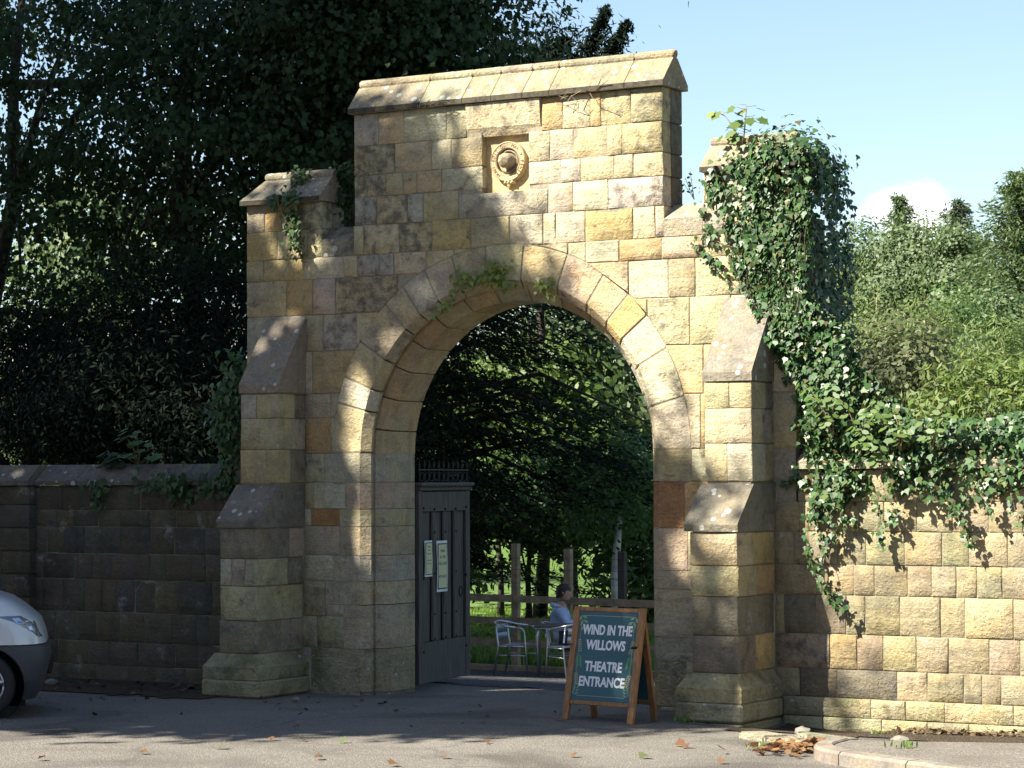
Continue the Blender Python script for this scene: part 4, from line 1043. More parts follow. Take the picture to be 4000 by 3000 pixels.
# ------------------------------------------------------------------ courtyard furniture
M_ALU = simple('brushed_aluminium', (.62, .64, .67), .28, .9, noise=.08, nscale=40)
M_ALUD = simple('aluminium_panel', (.50, .52, .54), .38, .8)
GZ = lambda x, y: hgt(x, y)+.006
def make_chair():
    c = empty('metal_chair', (0, 0, 0))
    m = MB(); r = .0125
    for s_ in (-1, 1):
        MB().tube([(.24, s_*.27, 0), (.20, s_*.27, .44), (.19, s_*.27, .62), (.16, s_*.27, .67), (.06, s_*.275, .69)], r, 8).build('front_leg', M_ALU, c, True, True)
        MB().tube([(-.27, s_*.24, 0), (-.20, s_*.25, .44), (-.24, s_*.24, .72)], r, 8).build('rear_leg', M_ALU, c, True, True)
        MB().tube([(.20, s_*.262, .425), (-.19, s_*.245, .425)], r*.9, 8).build('seat_rail', M_ALU, c, True, True)
        MB().tube([(.215, s_*.262, .30), (-.215, s_*.24, .30)], r*.6, 6).build('stretcher', M_ALU, c, True, True)
    arm = [(.06, -.275, .69), (-.10, -.285, .705), (-.22, -.25, .735), (-.285, -.14, .755), (-.30, 0, .76), (-.285, .14, .755), (-.22, .25, .735), (-.10, .285, .705), (.06, .275, .69)]
    MB().tube(arm, r*1.15, 8).build('arm_rail', M_ALU, c, True, True)
    for i in range(6):
        x = -.17+i*.068; MB().box(x, x+.058, -.245, .245, .437, .445, .003).build('seat_slat', M_ALUD, c, local=True)
    for z0, z1, xo in ((.50, .60, -.215), (.615, .715, -.235)):
        v = []; f = []
        for j in range(7):
            y = -.2+.4*j/6; cx = xo-.035*(1-(y/.2)**2)
            for z, q in ((z0, 0), (z1, -.012)): v += [(cx+q, y, z), (cx+q-.006, y, z)]
        for j in range(6):
            a, b = j*4, j*4+4
            f += [(a, b, b+2, a+2), (a+1, a+3, b+3, b+1), (a+2, b+2, b+3, a+3), (a, a+1, b+1, b)]
        mesh_obj('back_slat', v, f, M_ALUD, c, True, True)
    return c
def copy_tree(o, parent=None):
    q = o.copy(); COL.objects.link(q); q.parent = parent
    for ch in list(o.children): copy_tree(ch, q)
    return q
ch0 = make_chair()
spots = [(-4.62, 8.02, 12, 'empty aluminium armchair left of the bare table', ), (-3.62, 7.78, 150, 'empty aluminium armchair partly hidden behind the sandwich board'), (-4.46, 9.03, 28, 'aluminium armchair carrying the seated person behind the table')]
for i, (x, y, a, lb) in enumerate(spots):
    c = ch0 if i == 0 else copy_tree(ch0)
    c.location = (x, y, GZ(x, y)); c.rotation_euler = (0, 0, rad(a)); tag(c, lb, 'chair', 'aluminium chairs in the courtyard')
tx, ty = -4.08, 8.28
TB = empty('bistro_table', (tx, ty, GZ(tx, ty)), 'square dark-topped aluminium table in front of the seated person', 'table', rz=rad(28))
M_TTOP = simple('slatted_brown_top', (.10, .075, .05), .5, noise=.2, nscale=12)
MB().box(-.36, .36, -.36, .36, .705, .73, .006).build('tabletop', M_TTOP, TB, local=True)
MB().box(-.366, .366, -.366, .366, .692, .7045, .004).build('rim', M_ALU, TB, local=True)
for sx in (-1, 1):
    for sy in (-1, 1): MB().tube([(sx*.30, sy*.30, 0), (sx*.315, sy*.315, .60), (sx*.30, sy*.30, .67), (sx*.22, sy*.22, .69)], .016, 8).build('leg', M_ALU, TB, True, True)
# post and rail fence
M_FENCE = simple('fence_timber', (.30, .22, .135), .85, noise=.35, nscale=7, bump=.3)
M_FENCED = simple('dark_fence_timber', (.06, .05, .04), .85, noise=.3, nscale=7, bump=.3)
FY = 9.9
FN = empty('post_and_rail_fence', (-5, FY, -.55), 'rough timber post and rail fence at the back of the courtyard', 'fence')
for i, x in enumerate((-10.6, -9.4, -8.2, -7.0, -5.80, -4.90, -4.0, -2.8, -1.6, -.4)):
    tz = {4: 1.32, 5: 1.25, 6: 1.22}.get(i, 1.2)
    MB().box(x-.055, x+.055, FY+.0, FY+.10, -.75, tz, .006).build('post', M_FENCED if i == 6 else M_FENCE, FN)
for z0, z1 in ((.455, .56), (.13, .225), (-.20, -.10)):
    for a, b in ((-10.6, -8.2), (-8.2, -5.8), (-5.8, -3.4), (-3.4, -.4)):
        MB().prism([(a+.004, z0-.012*(a+5.8)), (b-.004, z0-.012*(b+5.8)), (b-.004, z1-.012*(b+5.8)), (a+.004, z1-.012*(a+5.8))], 'y', FY-.04, FY-.003).build('rail', M_FENCE, FN)
for z in (.75, .95, 1.12):
    MB().tube([(-10.6, FY-.006, z), (-.4, FY-.006, z-.02)], .002, 4).build('wire', M_BLACK, FN)
MB().box(-10.6, -.4, FY-.14, FY-.05, -.75, -.47, .008).build('gravel_board', M_FENCE, FN)

# ------------------------------------------------------------------ seated person
M_SKIN = simple('skin', (.46, .27, .19), .5); M_HOOD = simple('pale_blue_cotton', (.45, .55, .74), .9, noise=.12, nscale=9, bump=.3)
M_TROU = simple('dark_trousers', (.045, .05, .065), .85); M_HAIR = simple('dark_brown_hair', (.022, .014, .010), .55); M_SHOE = simple('black_shoes', (.02, .02, .02), .6)
M_SHIRT = simple('white_shirt', (.7, .7, .7), .8)
def skin_obj(name, joints, edges, radii, mat, parent, lv=2):
    me = bpy.data.meshes.new(name); me.from_pydata(joints, edges, []); me.update(); me.materials.append(mat)
    o = bpy.data.objects.new(name, me); COL.objects.link(o); o.parent = parent
    o.modifiers.new('skin', 'SKIN')
    sk = me.skin_vertices[0] if me.skin_vertices else None
    if sk is None:
        bm = bmesh.new(); bm.from_mesh(me); bm.verts.layers.skin.verify(); bm.to_mesh(me); bm.free(); sk = me.skin_vertices[0]
    for i, r_ in enumerate(radii): sk.data[i].radius = (r_, r_) if not isinstance(r_, tuple) else r_
    sk.data[0].use_root = True
    o.modifiers['skin'].use_smooth_shade = True
    s_ = o.modifiers.new('sub', 'SUBSURF'); s_.levels = lv; s_.render_levels = lv
    return o
px_, py_ = -4.44, 9.04
PE = empty('person', (px_, py_, GZ(px_, py_)), 'person with short dark hair in a pale blue hooded top sitting at the table', 'person', rz=rad(28))
# local frame: +x is where the person faces, z up, seat at 0.45
body_j = [(-.02, 0, .53), (-.05, 0, .68), (-.07, 0, .86), (-.06, 0, .985), (-.03, 0, 1.06),            # pelvis .. neck base .. neck
          (-.07, .17, .955), (.02, .235, .74), (.24, .19, .72), (.31, .17, .735),                      # left arm
          (-.07, -.17, .955), (.03, -.235, .74), (.25, -.17, .74), (.32, -.15, .755),                  # right arm
          (.02, .10, .51), (.42, .13, .50), (.40, .13, .10), (.52, .14, .045),
          (.02, -.10, .51), (.42, -.13, .50), (.36, -.13, .10), (.48, -.14, .045)]
body_e = [(0, 1), (1, 2), (2, 3), (3, 4), (3, 5), (5, 6), (6, 7), (7, 8), (3, 9), (9, 10), (10, 11), (11, 12), (0, 13), (13, 14), (14, 15), (15, 16), (0, 17), (17, 18), (18, 19), (19, 20)]
body_r = [.125, .11, .125, .075, .052, .058, .042, .033, .028, .058, .042, .033, .028, .082, .056, .042, .034, .082, .056, .042, .034]
skin_obj('body', body_j, body_e, body_r, M_SKIN, PE)
hood_j = [(-.03, 0, .55), (-.055, 0, .69), (-.075, 0, .86), (-.075, 0, .975), (-.08, .165, .955), (.02, .235, .745), (.235, .19, .722), (-.08, -.165, .955), (.03, -.235, .745), (.245, -.17, .742)]
skin_obj('hooded_top', hood_j, [(0, 1), (1, 2), (2, 3), (3, 4), (4, 5), (5, 6), (3, 7), (7, 8), (8, 9)], [(.15, .165), (.135, .15), (.14, .17), (.09, .10), .075, .06, .045, .075, .06, .045], M_HOOD, PE)
MB().tube([(-.10+.085*math.cos(a), .085*math.sin(a), .985-.02*math.cos(a)) for a in [i*math.pi/8 for i in range(17)]], .036, 8).build('hood', M_HOOD, PE, True, True)
skin_obj('trousers', [(-.02, 0, .53), (.03, .10, .51), (.42, .13, .505), (.405, .13, .12), (.03, -.10, .51), (.42, -.13, .505), (.365, -.13, .12)], [(0, 1), (1, 2), (2, 3), (0, 4), (4, 5), (5, 6)], [.145, .098, .072, .06, .098, .072, .06], M_TROU, PE)
MB().tube([(-.17, 0, .56), (-.02, 0, .565), (.12, 0, .56)], [.10, .158, .06], 12).build('shirt_hem', M_SHIRT, PE, True, True)
for y_, x_ in ((.14, .47), (-.14, .43)): MB().tube([(x_-.07, y_, .04), (x_, y_, .055), (x_+.10, y_, .035), (x_+.16, y_, .025)], [.035, .045, .04, .02], 8).build('shoe', M_SHOE, PE, True, True)
# hands: palm and five separate fingers, loosely curled
for s_, (hx, hy, hz) in ((1, (.31, .17, .735)), (-1, (.32, -.15, .755))):
    j = [(hx-.01, hy, hz), (hx+.045, hy, hz+.005)]; e = [(0, 1)]; r_ = [.026, .030]
    for k in range(4):
        yy = hy+(k-1.5)*.019; ln = (.058, .068, .064, .050)[k]
        b = len(j); j += [(hx+.075, yy, hz+.012), (hx+.075+ln*.55, yy, hz+.004), (hx+.075+ln*.8, yy, hz-.025)]; e += [(1, b), (b, b+1), (b+1, b+2)]; r_ += [.010, .009, .0075]
    b = len(j); j += [(hx+.03, hy-s_*.035, hz+.02), (hx+.065, hy-s_*.05, hz+.012)]; e += [(0, b), (b, b+1)]; r_ += [.011, .009]
    skin_obj('hand', j, e, r_, M_SKIN, PE, 1)
# head: a lofted profile with brow, nose, lips and chin
HB = Vector((-.02, 0, 1.075)); hv = []; hf = []; NP, NZ = 20, 13
prof_f = [.045, .078, .083, .088, .084, .096, .108, .092, .086, .094, .090, .070, .025]
prof_b = [.045, .050, .058, .068, .080, .088, .095, .100, .102, .100, .090, .066, .022]
wid = [.045, .052, .058, .062, .066, .069, .071, .073, .074, .073, .068, .052, .018]
zz = [.0, .008, .022, .040, .056, .072, .088, .104, .120, .145, .172, .197, .212]
for k in range(NZ):
    for i in range(NP):
        a = 2*math.pi*i/NP; c, s_ = math.cos(a), math.sin(a)
        fr = prof_f[k]
        narrow = abs(s_) < .35
        base_ = min(fr, .086) if not narrow else fr
        x = (base_ if c > 0 else prof_b[k])*c; hv.append((HB.x+.012+x, wid[k]*s_, HB.z+zz[k]))
for k in range(NZ-1):
    for i in range(NP): hf.append((k*NP+i, k*NP+(i+1) % NP, (k+1)*NP+(i+1) % NP, (k+1)*NP+i))
hf.append(tuple(range(NP))[::-1]); hf.append(tuple((NZ-1)*NP+i for i in range(NP)))
hd = mesh_obj('head', hv, hf, M_SKIN, PE, True, True); sm = hd.modifiers.new('sub', 'SUBSURF'); sm.levels = 1; sm.render_levels = 1
M_EYE = simple('eye_white', (.6, .58, .55), .3)
for s_ in (-1, 1):
    MB().tube([(HB.x+.0, s_*.070, HB.z+.075), (HB.x-.006, s_*.078, HB.z+.10), (HB.x-.012, s_*.074, HB.z+.122)], [.008, .016, .010], 8).build('ear', M_SKIN, hd, True, True)
    MB().tube([(HB.x+.078, s_*.030, HB.z+.108), (HB.x+.089, s_*.030, HB.z+.108), (HB.x+.094, s_*.030, HB.z+.108)], [.010, .010, .004], 8).build('eye', M_EYE, hd, True, True)
    MB().tube([(HB.x+.092, s_*.016, HB.z+.126), (HB.x+.094, s_*.032, HB.z+.130), (HB.x+.084, s_*.048, HB.z+.124)], .005, 5).build('eyebrow', M_HAIR, hd, True, True)
MB().tube([(HB.x+.085, -.022, HB.z+.049), (HB.x+.099, 0, HB.z+.051), (HB.x+.085, .022, HB.z+.049)], .006, 6).build('mouth', simple('lips', (.36, .16, .13), .5), hd, True, True)
hr = MB(); v = []; f = []
for k in range(9):
    fz = k/8
    for i in range(24):
        a = 2*math.pi*i/24; c, s_ = math.cos(a), math.sin(a)
        low_ = .135 if c > .25 else (.055+.08*max(0, (c+.25)) if c > -.4 else .03)
        z = HB.z+low_+(.235-low_)*math.sin(fz*math.pi/2)
        ww = (1-(max(0, (z-HB.z-.14))/.10)**2)**.5 if z-HB.z < .24 else 0
        r_ = 1.10+.06*mnoise.noise(Vector((c*3, s_*3, z*22)))
        v.append((HB.x+.006+(.092 if c > 0 else .106)*c*r_*max(ww, .12), .078*s_*r_*max(ww, .12), z))
for k in range(8):
    for i in range(24): f.append((k*24+i, k*24+(i+1) % 24, (k+1)*24+(i+1) % 24, (k+1)*24+i))
f.append(tuple(8*24+i for i in range(24)))
mesh_obj('hair', v, f, M_HAIR, hd, True, True)

# ------------------------------------------------------------------ parked car (only its nose is in the picture)
m, t, p, out = new_mat('silver_paint')
p.inputs['Base Color'].default_value = (.60, .62, .64, 1); p.inputs['Metallic'].default_value = .12; p.inputs['Roughness'].default_value = .32
p.inputs['Coat Weight'].default_value = .6; p.inputs['Coat Roughness'].default_value = .06
M_PAINT = m
M_BUMP = simple('grey_bumper_plastic', (.045, .048, .055), .55, noise=.1, nscale=60); M_RUB = simple('tyre_rubber', (.018, .018, .019), .8); M_RIM = simple('alloy_rim', (.45, .46, .47), .35, .8)
M_GLASSD = simple('dark_car_glass', (.012, .014, .016), .06, spec=.8); M_REFL = simple('headlight_reflector', (.75, .78, .82), .12, .95)
m, t, p, out = new_mat('headlight_lens'); p.inputs['Base Color'].default_value = (.75, .8, .82, 1); p.inputs['Roughness'].default_value = .05; p.inputs['Transmission Weight'].default_value = .85; p.inputs['IOR'].default_value = 1.25
M_LENS = m
CARA = rad(40)
CR = empty('parked_car', (-3.43, -4.01, 0), 'silver car with a dark grey bumper, its nose poking in at the left edge', 'car', rz=CARA)
# local frame: +x forward, +y to the car's left; the near (right-hand) flank is y = 0, the far flank y = 1.72; x = 0 at the front axle
prof_z = [(.17, .50), (.27, .555), (.37, .60), (.48, .625), (.565, .632), (.65, .622), (.70, .60), (.78, .585), (.84, .565), (.92, .535), (.99, .46), (1.06, .375), (1.136, .26), (1.19, .10)]
def nose(z):
    for (z0, x0), (z1, x1) in zip(prof_z, prof_z[1:]):
        if z0 <= z <= z1: return x0+(x1-x0)*(z-z0)/(z1-z0)
    return prof_z[0][1] if z < .17 else prof_z[-1][1]
def flank(z): return .02+.06*max(0, (z-.7)/.5)**2+.03*max(0, (.4-z)/.25)**2
def ringpt(z, t):
    """t 0..1 from the rear of the near flank round the nose to the rear of the far flank"""
    W = .86-flank(z); X = nose(z)
    if t < .3: x, y = -2.9+(2.9+X-.42)*(t/.3), -W
    elif t > .7: x, y = -2.9+(2.9+X-.42)*((1-t)/.3), W
    else:
        a = (t-.5)/.2*math.pi/2
        c = math.cos(a); s_ = math.sin(a)
        x = X-.42+.42*math.copysign(abs(c)**.8, c); y = W*math.copysign(abs(s_)**.42, s_)
    return x, y+.86
def shell(name, zs, ts, mat, parent, out=0.0):
    v = []; f = []
    for z in zs:
        for t_ in ts:
            x, y = ringpt(z, t_); cx, cy = -.8, .86
            d = Vector((x-cx, y-cy)); d.normalize(); v.append((x+d.x*out, y+d.y*out, z))
    n = len(ts)
    for k in range(len(zs)-1):
        for i in range(n-1): f.append((k*n+i, k*n+i+1, (k+1)*n+i+1, (k+1)*n+i))
    return v, f
ts = [i*.3/10 for i in range(10)]+[.3+.4*i/28 for i in range(28)]+[.7+.3*i/10 for i in range(11)]
zb = [.705, .74, .78, .84, .88, .92, .955, .99, 1.025, 1.06, 1.10, 1.136, 1.165, 1.19]
v, f = shell('body', zb, ts, M_PAINT, CR)
n = len(ts); o_ = (len(zb)-1)*n
v2 = [(x*(1-.0)-.10, .86+(y-.86)*.90, z+.035) for x, y, z in v[o_:o_+n]]; v += v2
for i in range(n-1): f.append((o_+i, o_+i+1, o_+n+i+1, o_+n+i))
f.append(tuple(o_+n+i for i in range(n)))
# sill and flank below the waist behind the front wheel, bonnet, cabin
fl = MB(); fl.v, fl.f, fl.m = list(v), list(f), [0]*len(f)
body = fl.build('body', M_PAINT, CR, True, True)
cut = MB(); cut.tube([(0, -.3, .32), (0, .33, .32)], .385, 28); co = cut.build('cutter', M_PAINT, None, False, True)
co.matrix_world = Matrix.Translation(CR.location) @ Matrix.Rotation(CARA, 4, 'Z')
cut2 = MB(); cut2.tube([(-2.62, -.3, .32), (-2.62, .33, .32)], .385, 28); co2 = cut2.build('cutter', M_PAINT, None, False, True)
co2.matrix_world = co.matrix_world
lo = MB(); zl = [.17, .21, .27, .32, .37, .42, .48, .53, .565, .60, .65, .68, .702]
vl, fl_ = shell('low', zl, ts, M_BUMP, CR); lo.v, lo.f, lo.m = vl, fl_, [0]*len(fl_)
low = lo.build('bumper', M_BUMP, CR, True, True)
for ob_ in (body, low):
    for c_ in (co, co2):
        md = ob_.modifiers.new('cut', 'BOOLEAN'); md.object = c_; md.operation = 'DIFFERENCE'; md.solver = 'FAST'
        sd_ = None
    ob_.modifiers.clear() if False else None
def bake(ob_):
    bpy.context.view_layer.update()
    dg = bpy.context.evaluated_depsgraph_get(); me = bpy.data.meshes.new_from_object(ob_.evaluated_get(dg)); ob_.modifiers.clear(); ob_.data = me
for ob_ in (body, low):
    # cut the wheel openings by dropping faces whose centre lies in the circle on the near and far flanks
    ob_.modifiers.clear()
    bm = bmesh.new(); bm.from_mesh(ob_.data)
    bmesh.ops.subdivide_edges(bm, edges=[e for e in bm.edges if any(abs(q.co.x) < .8 or abs(q.co.x+2.62) < .8 for q in e.verts) and all(min(q.co.y, 1.72-q.co.y) < .16 for q in e.verts)], cuts=3, use_grid_fill=True)
    for q in bm.verts:
        if min(q.co.y, 1.72-q.co.y) < .16:
            for cx in (0, -2.62):
                d = Vector((q.co.x-cx, q.co.z-.32))
                if abs(d.length-.385) < .028: d = d.normalized()*.385; q.co.x, q.co.z = cx+d.x, .32+d.y
    dl = []
    for fc in bm.faces:
        c_ = fc.calc_center_median()
        if min(c_.y, 1.72-c_.y) < .16:
            for cx in (0, -2.62):
                if math.hypot(c_.x-cx, c_.z-.32) < .383: dl.append(fc)
    bmesh.ops.delete(bm, geom=list(set(dl)), context='FACES'); bm.to_mesh(ob_.data); bm.free()
for c_ in (co, co2): bpy.data.objects.remove(c_)
for y0 in (.02, 1.70):
    for cx in (0, -2.62):
        s_ = 1 if y0 < .5 else -1
        m_ = MB(); m_.tube([(cx, y0+s_*.0, .32), (cx, y0+s_*.30, .32)], .40, 28, cap=False); m_.box(cx-.4, cx+.4, y0+s_*.30, y0+s_*.31, .1, .72)
        m_.build('wheel_arch', M_RUB, CR, True, True)
        wh = MB(); pr = [(.305, .0), (.315, .03), (.315, .17), (.305, .20), (.21, .20), (.21, .0)]
        vv = []; ff = []
        for i in range(36):
            a = 2*math.pi*i/36
            for r_, yy in ((.20, .02), (.235, .0), (.29, -.006), (.312, .02), (.318, .06), (.318, .16), (.30, .20), (.20, .2)): vv.append((cx+r_*math.cos(a), y0+s_*(yy+.03), .318+r_*math.sin(a)))
        for i in range(36):
            for j in range(7): ff.append((i*8+j, i*8+j+1, ((i+1) % 36)*8+j+1, ((i+1) % 36)*8+j))
        wh.add(vv, ff); wo_ = wh.build('wheel', M_RUB, CR, True, True)
        rm = MB(); rm.tube([(cx, y0+s_*.10, .318), (cx, y0+s_*.115, .318)], .20, 30); rm.tube([(cx, y0+s_*.035, .318), (cx, y0+s_*.10, .318)], .05, 14)
        for k in range(6):
            a = 2*math.pi*k/6+.2; d = Vector((math.cos(a), 0, math.sin(a)))
            rm.tube([Vector((cx, y0+s_*.05, .318))+d*.03, Vector((cx, y0+s_*.045, .318))+d*.2], [.022, .03], 6)
        rm.tube([(cx+.2*math.cos(i*math.pi/15), y0+s_*.045, .318+.2*math.sin(i*math.pi/15)) for i in range(31)], .012, 6)
        rm.build('rim', M_RIM, wo_, True, True)
cb = MB(); Y0, Y1 = .12, 1.60
cb.add([(.02, Y0, 1.20), (.02, Y1, 1.20), (-.75, Y0+.12, 1.62), (-.75, Y1-.12, 1.62), (-2.3, Y0+.12, 1.66), (-2.3, Y1-.12, 1.66), (-2.95, Y0, 1.20), (-2.95, Y1, 1.20)],
       [(0, 1, 3, 2), (2, 3, 5, 4), (4, 5, 7, 6), (0, 2, 4, 6), (1, 7, 5, 3)])
cb.build('cabin', M_GLASSD, CR, False, True)
MB().box(-2.35, -.72, Y0+.13, Y1-.13, 1.63, 1.69, .03).build('roof', M_PAINT, CR, False, True)
MB().box(-2.88, -2.6, .1, 1.62, .25, 1.2, .03).build('tailgate', M_PAINT, CR, False, True)
# headlights wrapping on to the flanks
for side in (0, 1):
    zs = [.775, .80, .84, .88, .92, .955, .985]
    lo_ = {0: .425, 1: .412, 2: .392, 3: .37, 4: .35, 5: .33, 6: .31}
    v = []; f = []; nn = 9
    for k, z in enumerate(zs):
        a, b = lo_[k], .455-.01*k
        for i in range(nn):
            t_ = a+(b-a)*i/(nn-1); t_ = t_ if side == 0 else 1-t_
            x, y = ringpt(z, t_); d = Vector((x+.8, y-.86)).normalized()
            e = .006 if 0 < i < nn-1 and 0 < k < len(zs)-1 else .001
            v.append((x+d.x*e, y+d.y*e, z))
    for k in range(len(zs)-1):
        for i in range(nn-1): f.append((k*nn+i, k*nn+i+1, (k+1)*nn+i+1, (k+1)*nn+i))
    hb = mesh_obj('headlight', v, f, simple('headlight_bowl', (.22, .24, .27), .25, .6), CR, True, True)
    for (z0, z1, ta, tb) in ((.91, .965, .352, .378), (.845, .935, .388, .404), (.79, .835, .414, .43), (.82, .93, .422, .434)):
        q = []
        for z, t_ in ((z0, ta), (z0, tb), (z1, tb), (z1, ta)):
            t2 = t_ if side == 0 else 1-t_
            x, y = ringpt(z, t2); d = Vector((x+.8, y-.86)).normalized(); q.append((x+d.x*.010, y+d.y*.010, z))
        mesh_obj('reflector', q, [(0, 1, 2, 3)], M_REFL, hb, False, True)
for side in (0, 1):
    pth = []
    for k in range(12):
        t_ = .325-.02*k; z = .998+.012*k; t2 = t_ if side == 0 else 1-t_
        x, y = ringpt(z, max(.02, min(.98, t2))); d = Vector((x+.8, y-.86)).normalized(); pth.append((x+d.x*.001, y+d.y*.001, z))
    MB().tube(pth, .005, 5).build('bonnet_gap', M_BLACK, CR, True, True)
    pth = [(ringpt(.704, .02+.96*k/40)[0], ringpt(.704, .02+.96*k/40)[1], .7035) for k in range(41)]
    if side == 0: MB().tube(pth, .006, 5).build('bumper_gap', M_BLACK, CR, True, True)
MB().box(.6, .645, .45, 1.27, .40, .52, .01).build('grille', M_BLACK, CR, False, True)

# ------------------------------------------------------------------ trees
K = 1.80832
def au(u, v, y): return at(u*K, v*K, y)

# shade trees that stand outside the picture, on the far side of the road to the left
SUN_GAPS = [(-1.82, 2.95, .26, .62), (-1.74, 1.75, .17, .55), (-2.62, 3.95, .26, .22), (-2.75, 3.55, .16, .30), (-2.55, 4.75, .45, .22), (-1.35, 3.75, .28, .18), (-2.62, .36, .16, .16), (-.95, 4.25, .22, .16), (2.1, 1.55, .20, .28), (-3.05, 5.15, .16, .14)]  # holes cut in the crowns to throw sun patches on the gate
rg_ = np.random.default_rng(21); zc = []
while len(zc) < 760:
    z = rg_.uniform(8.2, 18.2); a = rg_.uniform(0, 2*math.pi); wz_ = min((18.9-z)*.93, 5.0)*(1 if z > 11 else .35+.65*(z-8.2)/2.8)
    if rg_.random() < wz_/5.0*(.45 if z < 10.2 else 1): r_ = rg_.random()**.40*max(.05, wz_-.35); zc.append((-8.75+r_*math.cos(a), -11+r_*math.sin(a)*.5, z))
for k in range(150):
    z = rg_.uniform(14.8, 18.5); a = rg_.uniform(0, 6.28); r_ = math.sqrt(rg_.random())*max(.03, (18.8-z)*.93-.3); zc.append((-8.75+r_*math.cos(a), -11+r_*math.sin(a)*.5, z))
zc = np.array(zc); q_ = rg_.normal(size=(len(zc), 62, 3))*.33
trunk_tree('shade_tree', 'pointed dense tree across the road that throws the gate into shade', (-8.75, -11, 0), 18, (-8.75, -11, 12), (2, 1.0, 2.5), 60, 50, .8, .26, 'quad', L_SYC, tr=.3, seed=21, limbs=0, gaps=SUN_GAPS,
           extra=((zc[:, None, :]+q_).reshape(-1, 3), rg_.normal(size=(len(zc)*62, 3))))
trunk_tree('shade_tree', 'lighter tree left of the pointed one across the road', (-11.2, -9, 0), 16, (-11.2, -9, 13.6), (2.5, 1.6, 2.1), 70, 55, .85, .26, 'quad', L_SYC, tr=.25, seed=26, shell=.2, limbs=3, gaps=SUN_GAPS)
trunk_tree('shade_tree', 'tall old tree at the roadside left of the gate, crown high above', (-14, -3.2, 0), 24, (-13.8, -3.0, 18.2), (4.8, 4.6, 5.4), 330, 60, 1.2, .34, 'quad', L_SYC, tr=.45, seed=22, shell=.2, limbs=8)
trunk_tree('shade_tree', 'tall old tree farther left along the road', (-21, -4, 0), 26, (-21, -4, 18), (7.5, 6, 8), 420, 60, 1.6, .38, 'quad', L_SYC, tr=.45, seed=23, shell=.2, limbs=8)
trunk_tree('shade_tree', 'wide low tree beside the car park left of the car', (-15, -9.5, 0), 17, (-15.5, -9.5, 10.5), (6, 4.5, 6.5), 380, 60, 1.4, .34, 'quad', L_SYC, tr=.35, seed=24, shell=.25, limbs=8)

def bgtree(name, label, u, v, y, radii, nc, per, cs, ls, shape, mat, seed, group, bu=None, tr=.25, **kw):
    c = au(u, v, y); q = c if bu is None else au(bu, v, y)
    trunk_tree(name, label, (q[0], q[1], hgt(q[0], q[1])-.1), c[2]+radii[2], (c[0], c[1], c[2]), radii, nc, per, cs, ls, shape, mat, tr=tr, seed=seed, group=group, **kw)
GS = 'sycamores behind the left wall'
bgtree('sycamore_tree', 'big dark sycamore behind the left wall, leftmost of its row', 60, 210, 8.5, (4.6, 3.2, 4.2), 190, 120, .95, .10, 'ivy', L_SYC, 31, GS, flat=.35, shell=.35, bu=-120)
bgtree('sycamore_tree', 'dark sycamore with sky showing through, second from the left', 400, 260, 8, (3.8, 3.0, 4.4), 135, 120, .95, .10, 'ivy', L_SYC, 32, GS, flat=.35, shell=.3)
bgtree('sycamore_tree', 'dense dark sycamore rising just behind the left pier', 690, 180, 7.5, (3.3, 2.6, 3.6), 250, 110, .9, .10, 'ivy', L_SYC, 33, GS, flat=.35, shell=.25)
bgtree('sycamore_tree', 'dark sycamore crown spreading behind the tall middle block', 860, 0, 7.2, (2.05, 2.2, 2.5), 300, 100, .8, .10, 'ivy', L_SYC, 34, GS, flat=.35, shell=.25, bu=700)
bgtree('yew_tree', 'black-green yew mass above the left wall beside the pier', 470, 820, 5.6, (2.6, 1.3, 2.1), 330, 130, .9, .10, 'lance', L_YEW, 41, 'yews behind the left wall', flat=.5, shell=.3)
bgtree('yew_tree', 'black-green yew low behind the wall at the left edge', 70, 840, 6.2, (3.0, 1.4, 1.6), 260, 130, .9, .10, 'lance', L_YEW, 42, 'yews behind the left wall', flat=.5, shell=.3)
bgtree('yew_tree', 'low dark yew just over the middle of the left wall', 300, 900, 4.2, (2.2, 1.2, 1.0), 200, 130, .75, .10, 'lance', L_YEW, 43, 'yews behind the left wall', flat=.5, shell=.3)
bgtree('yew_tree', 'dark yew filling the space behind the left pier and parapet', 860, 480, 11, (2.6, 1.4, 2.7), 280, 90, .9, .12, 'lance', L_YEW, 44, 'yews behind the left wall', bu=720, flat=.5, shell=.3)

# sunlit growth far behind the dark trees
bgtree('sunlit_shrub', 'pale sunlit shrub glimpsed low through the dark trees on the left', 170, 900, 24, (2.6, 1.5, 1.6), 90, 50, .8, .2, 'oval', L_LIME, 45, None, cat='shrub', limbs=4)
bgtree('sunlit_tree', 'pale sunlit tree glimpsed in the gap left of the pier', 250, 590, 30, (4, 2, 3.2), 120, 50, 1.0, .25, 'oval', L_FAR, 46, None, cat='tree', limbs=4)

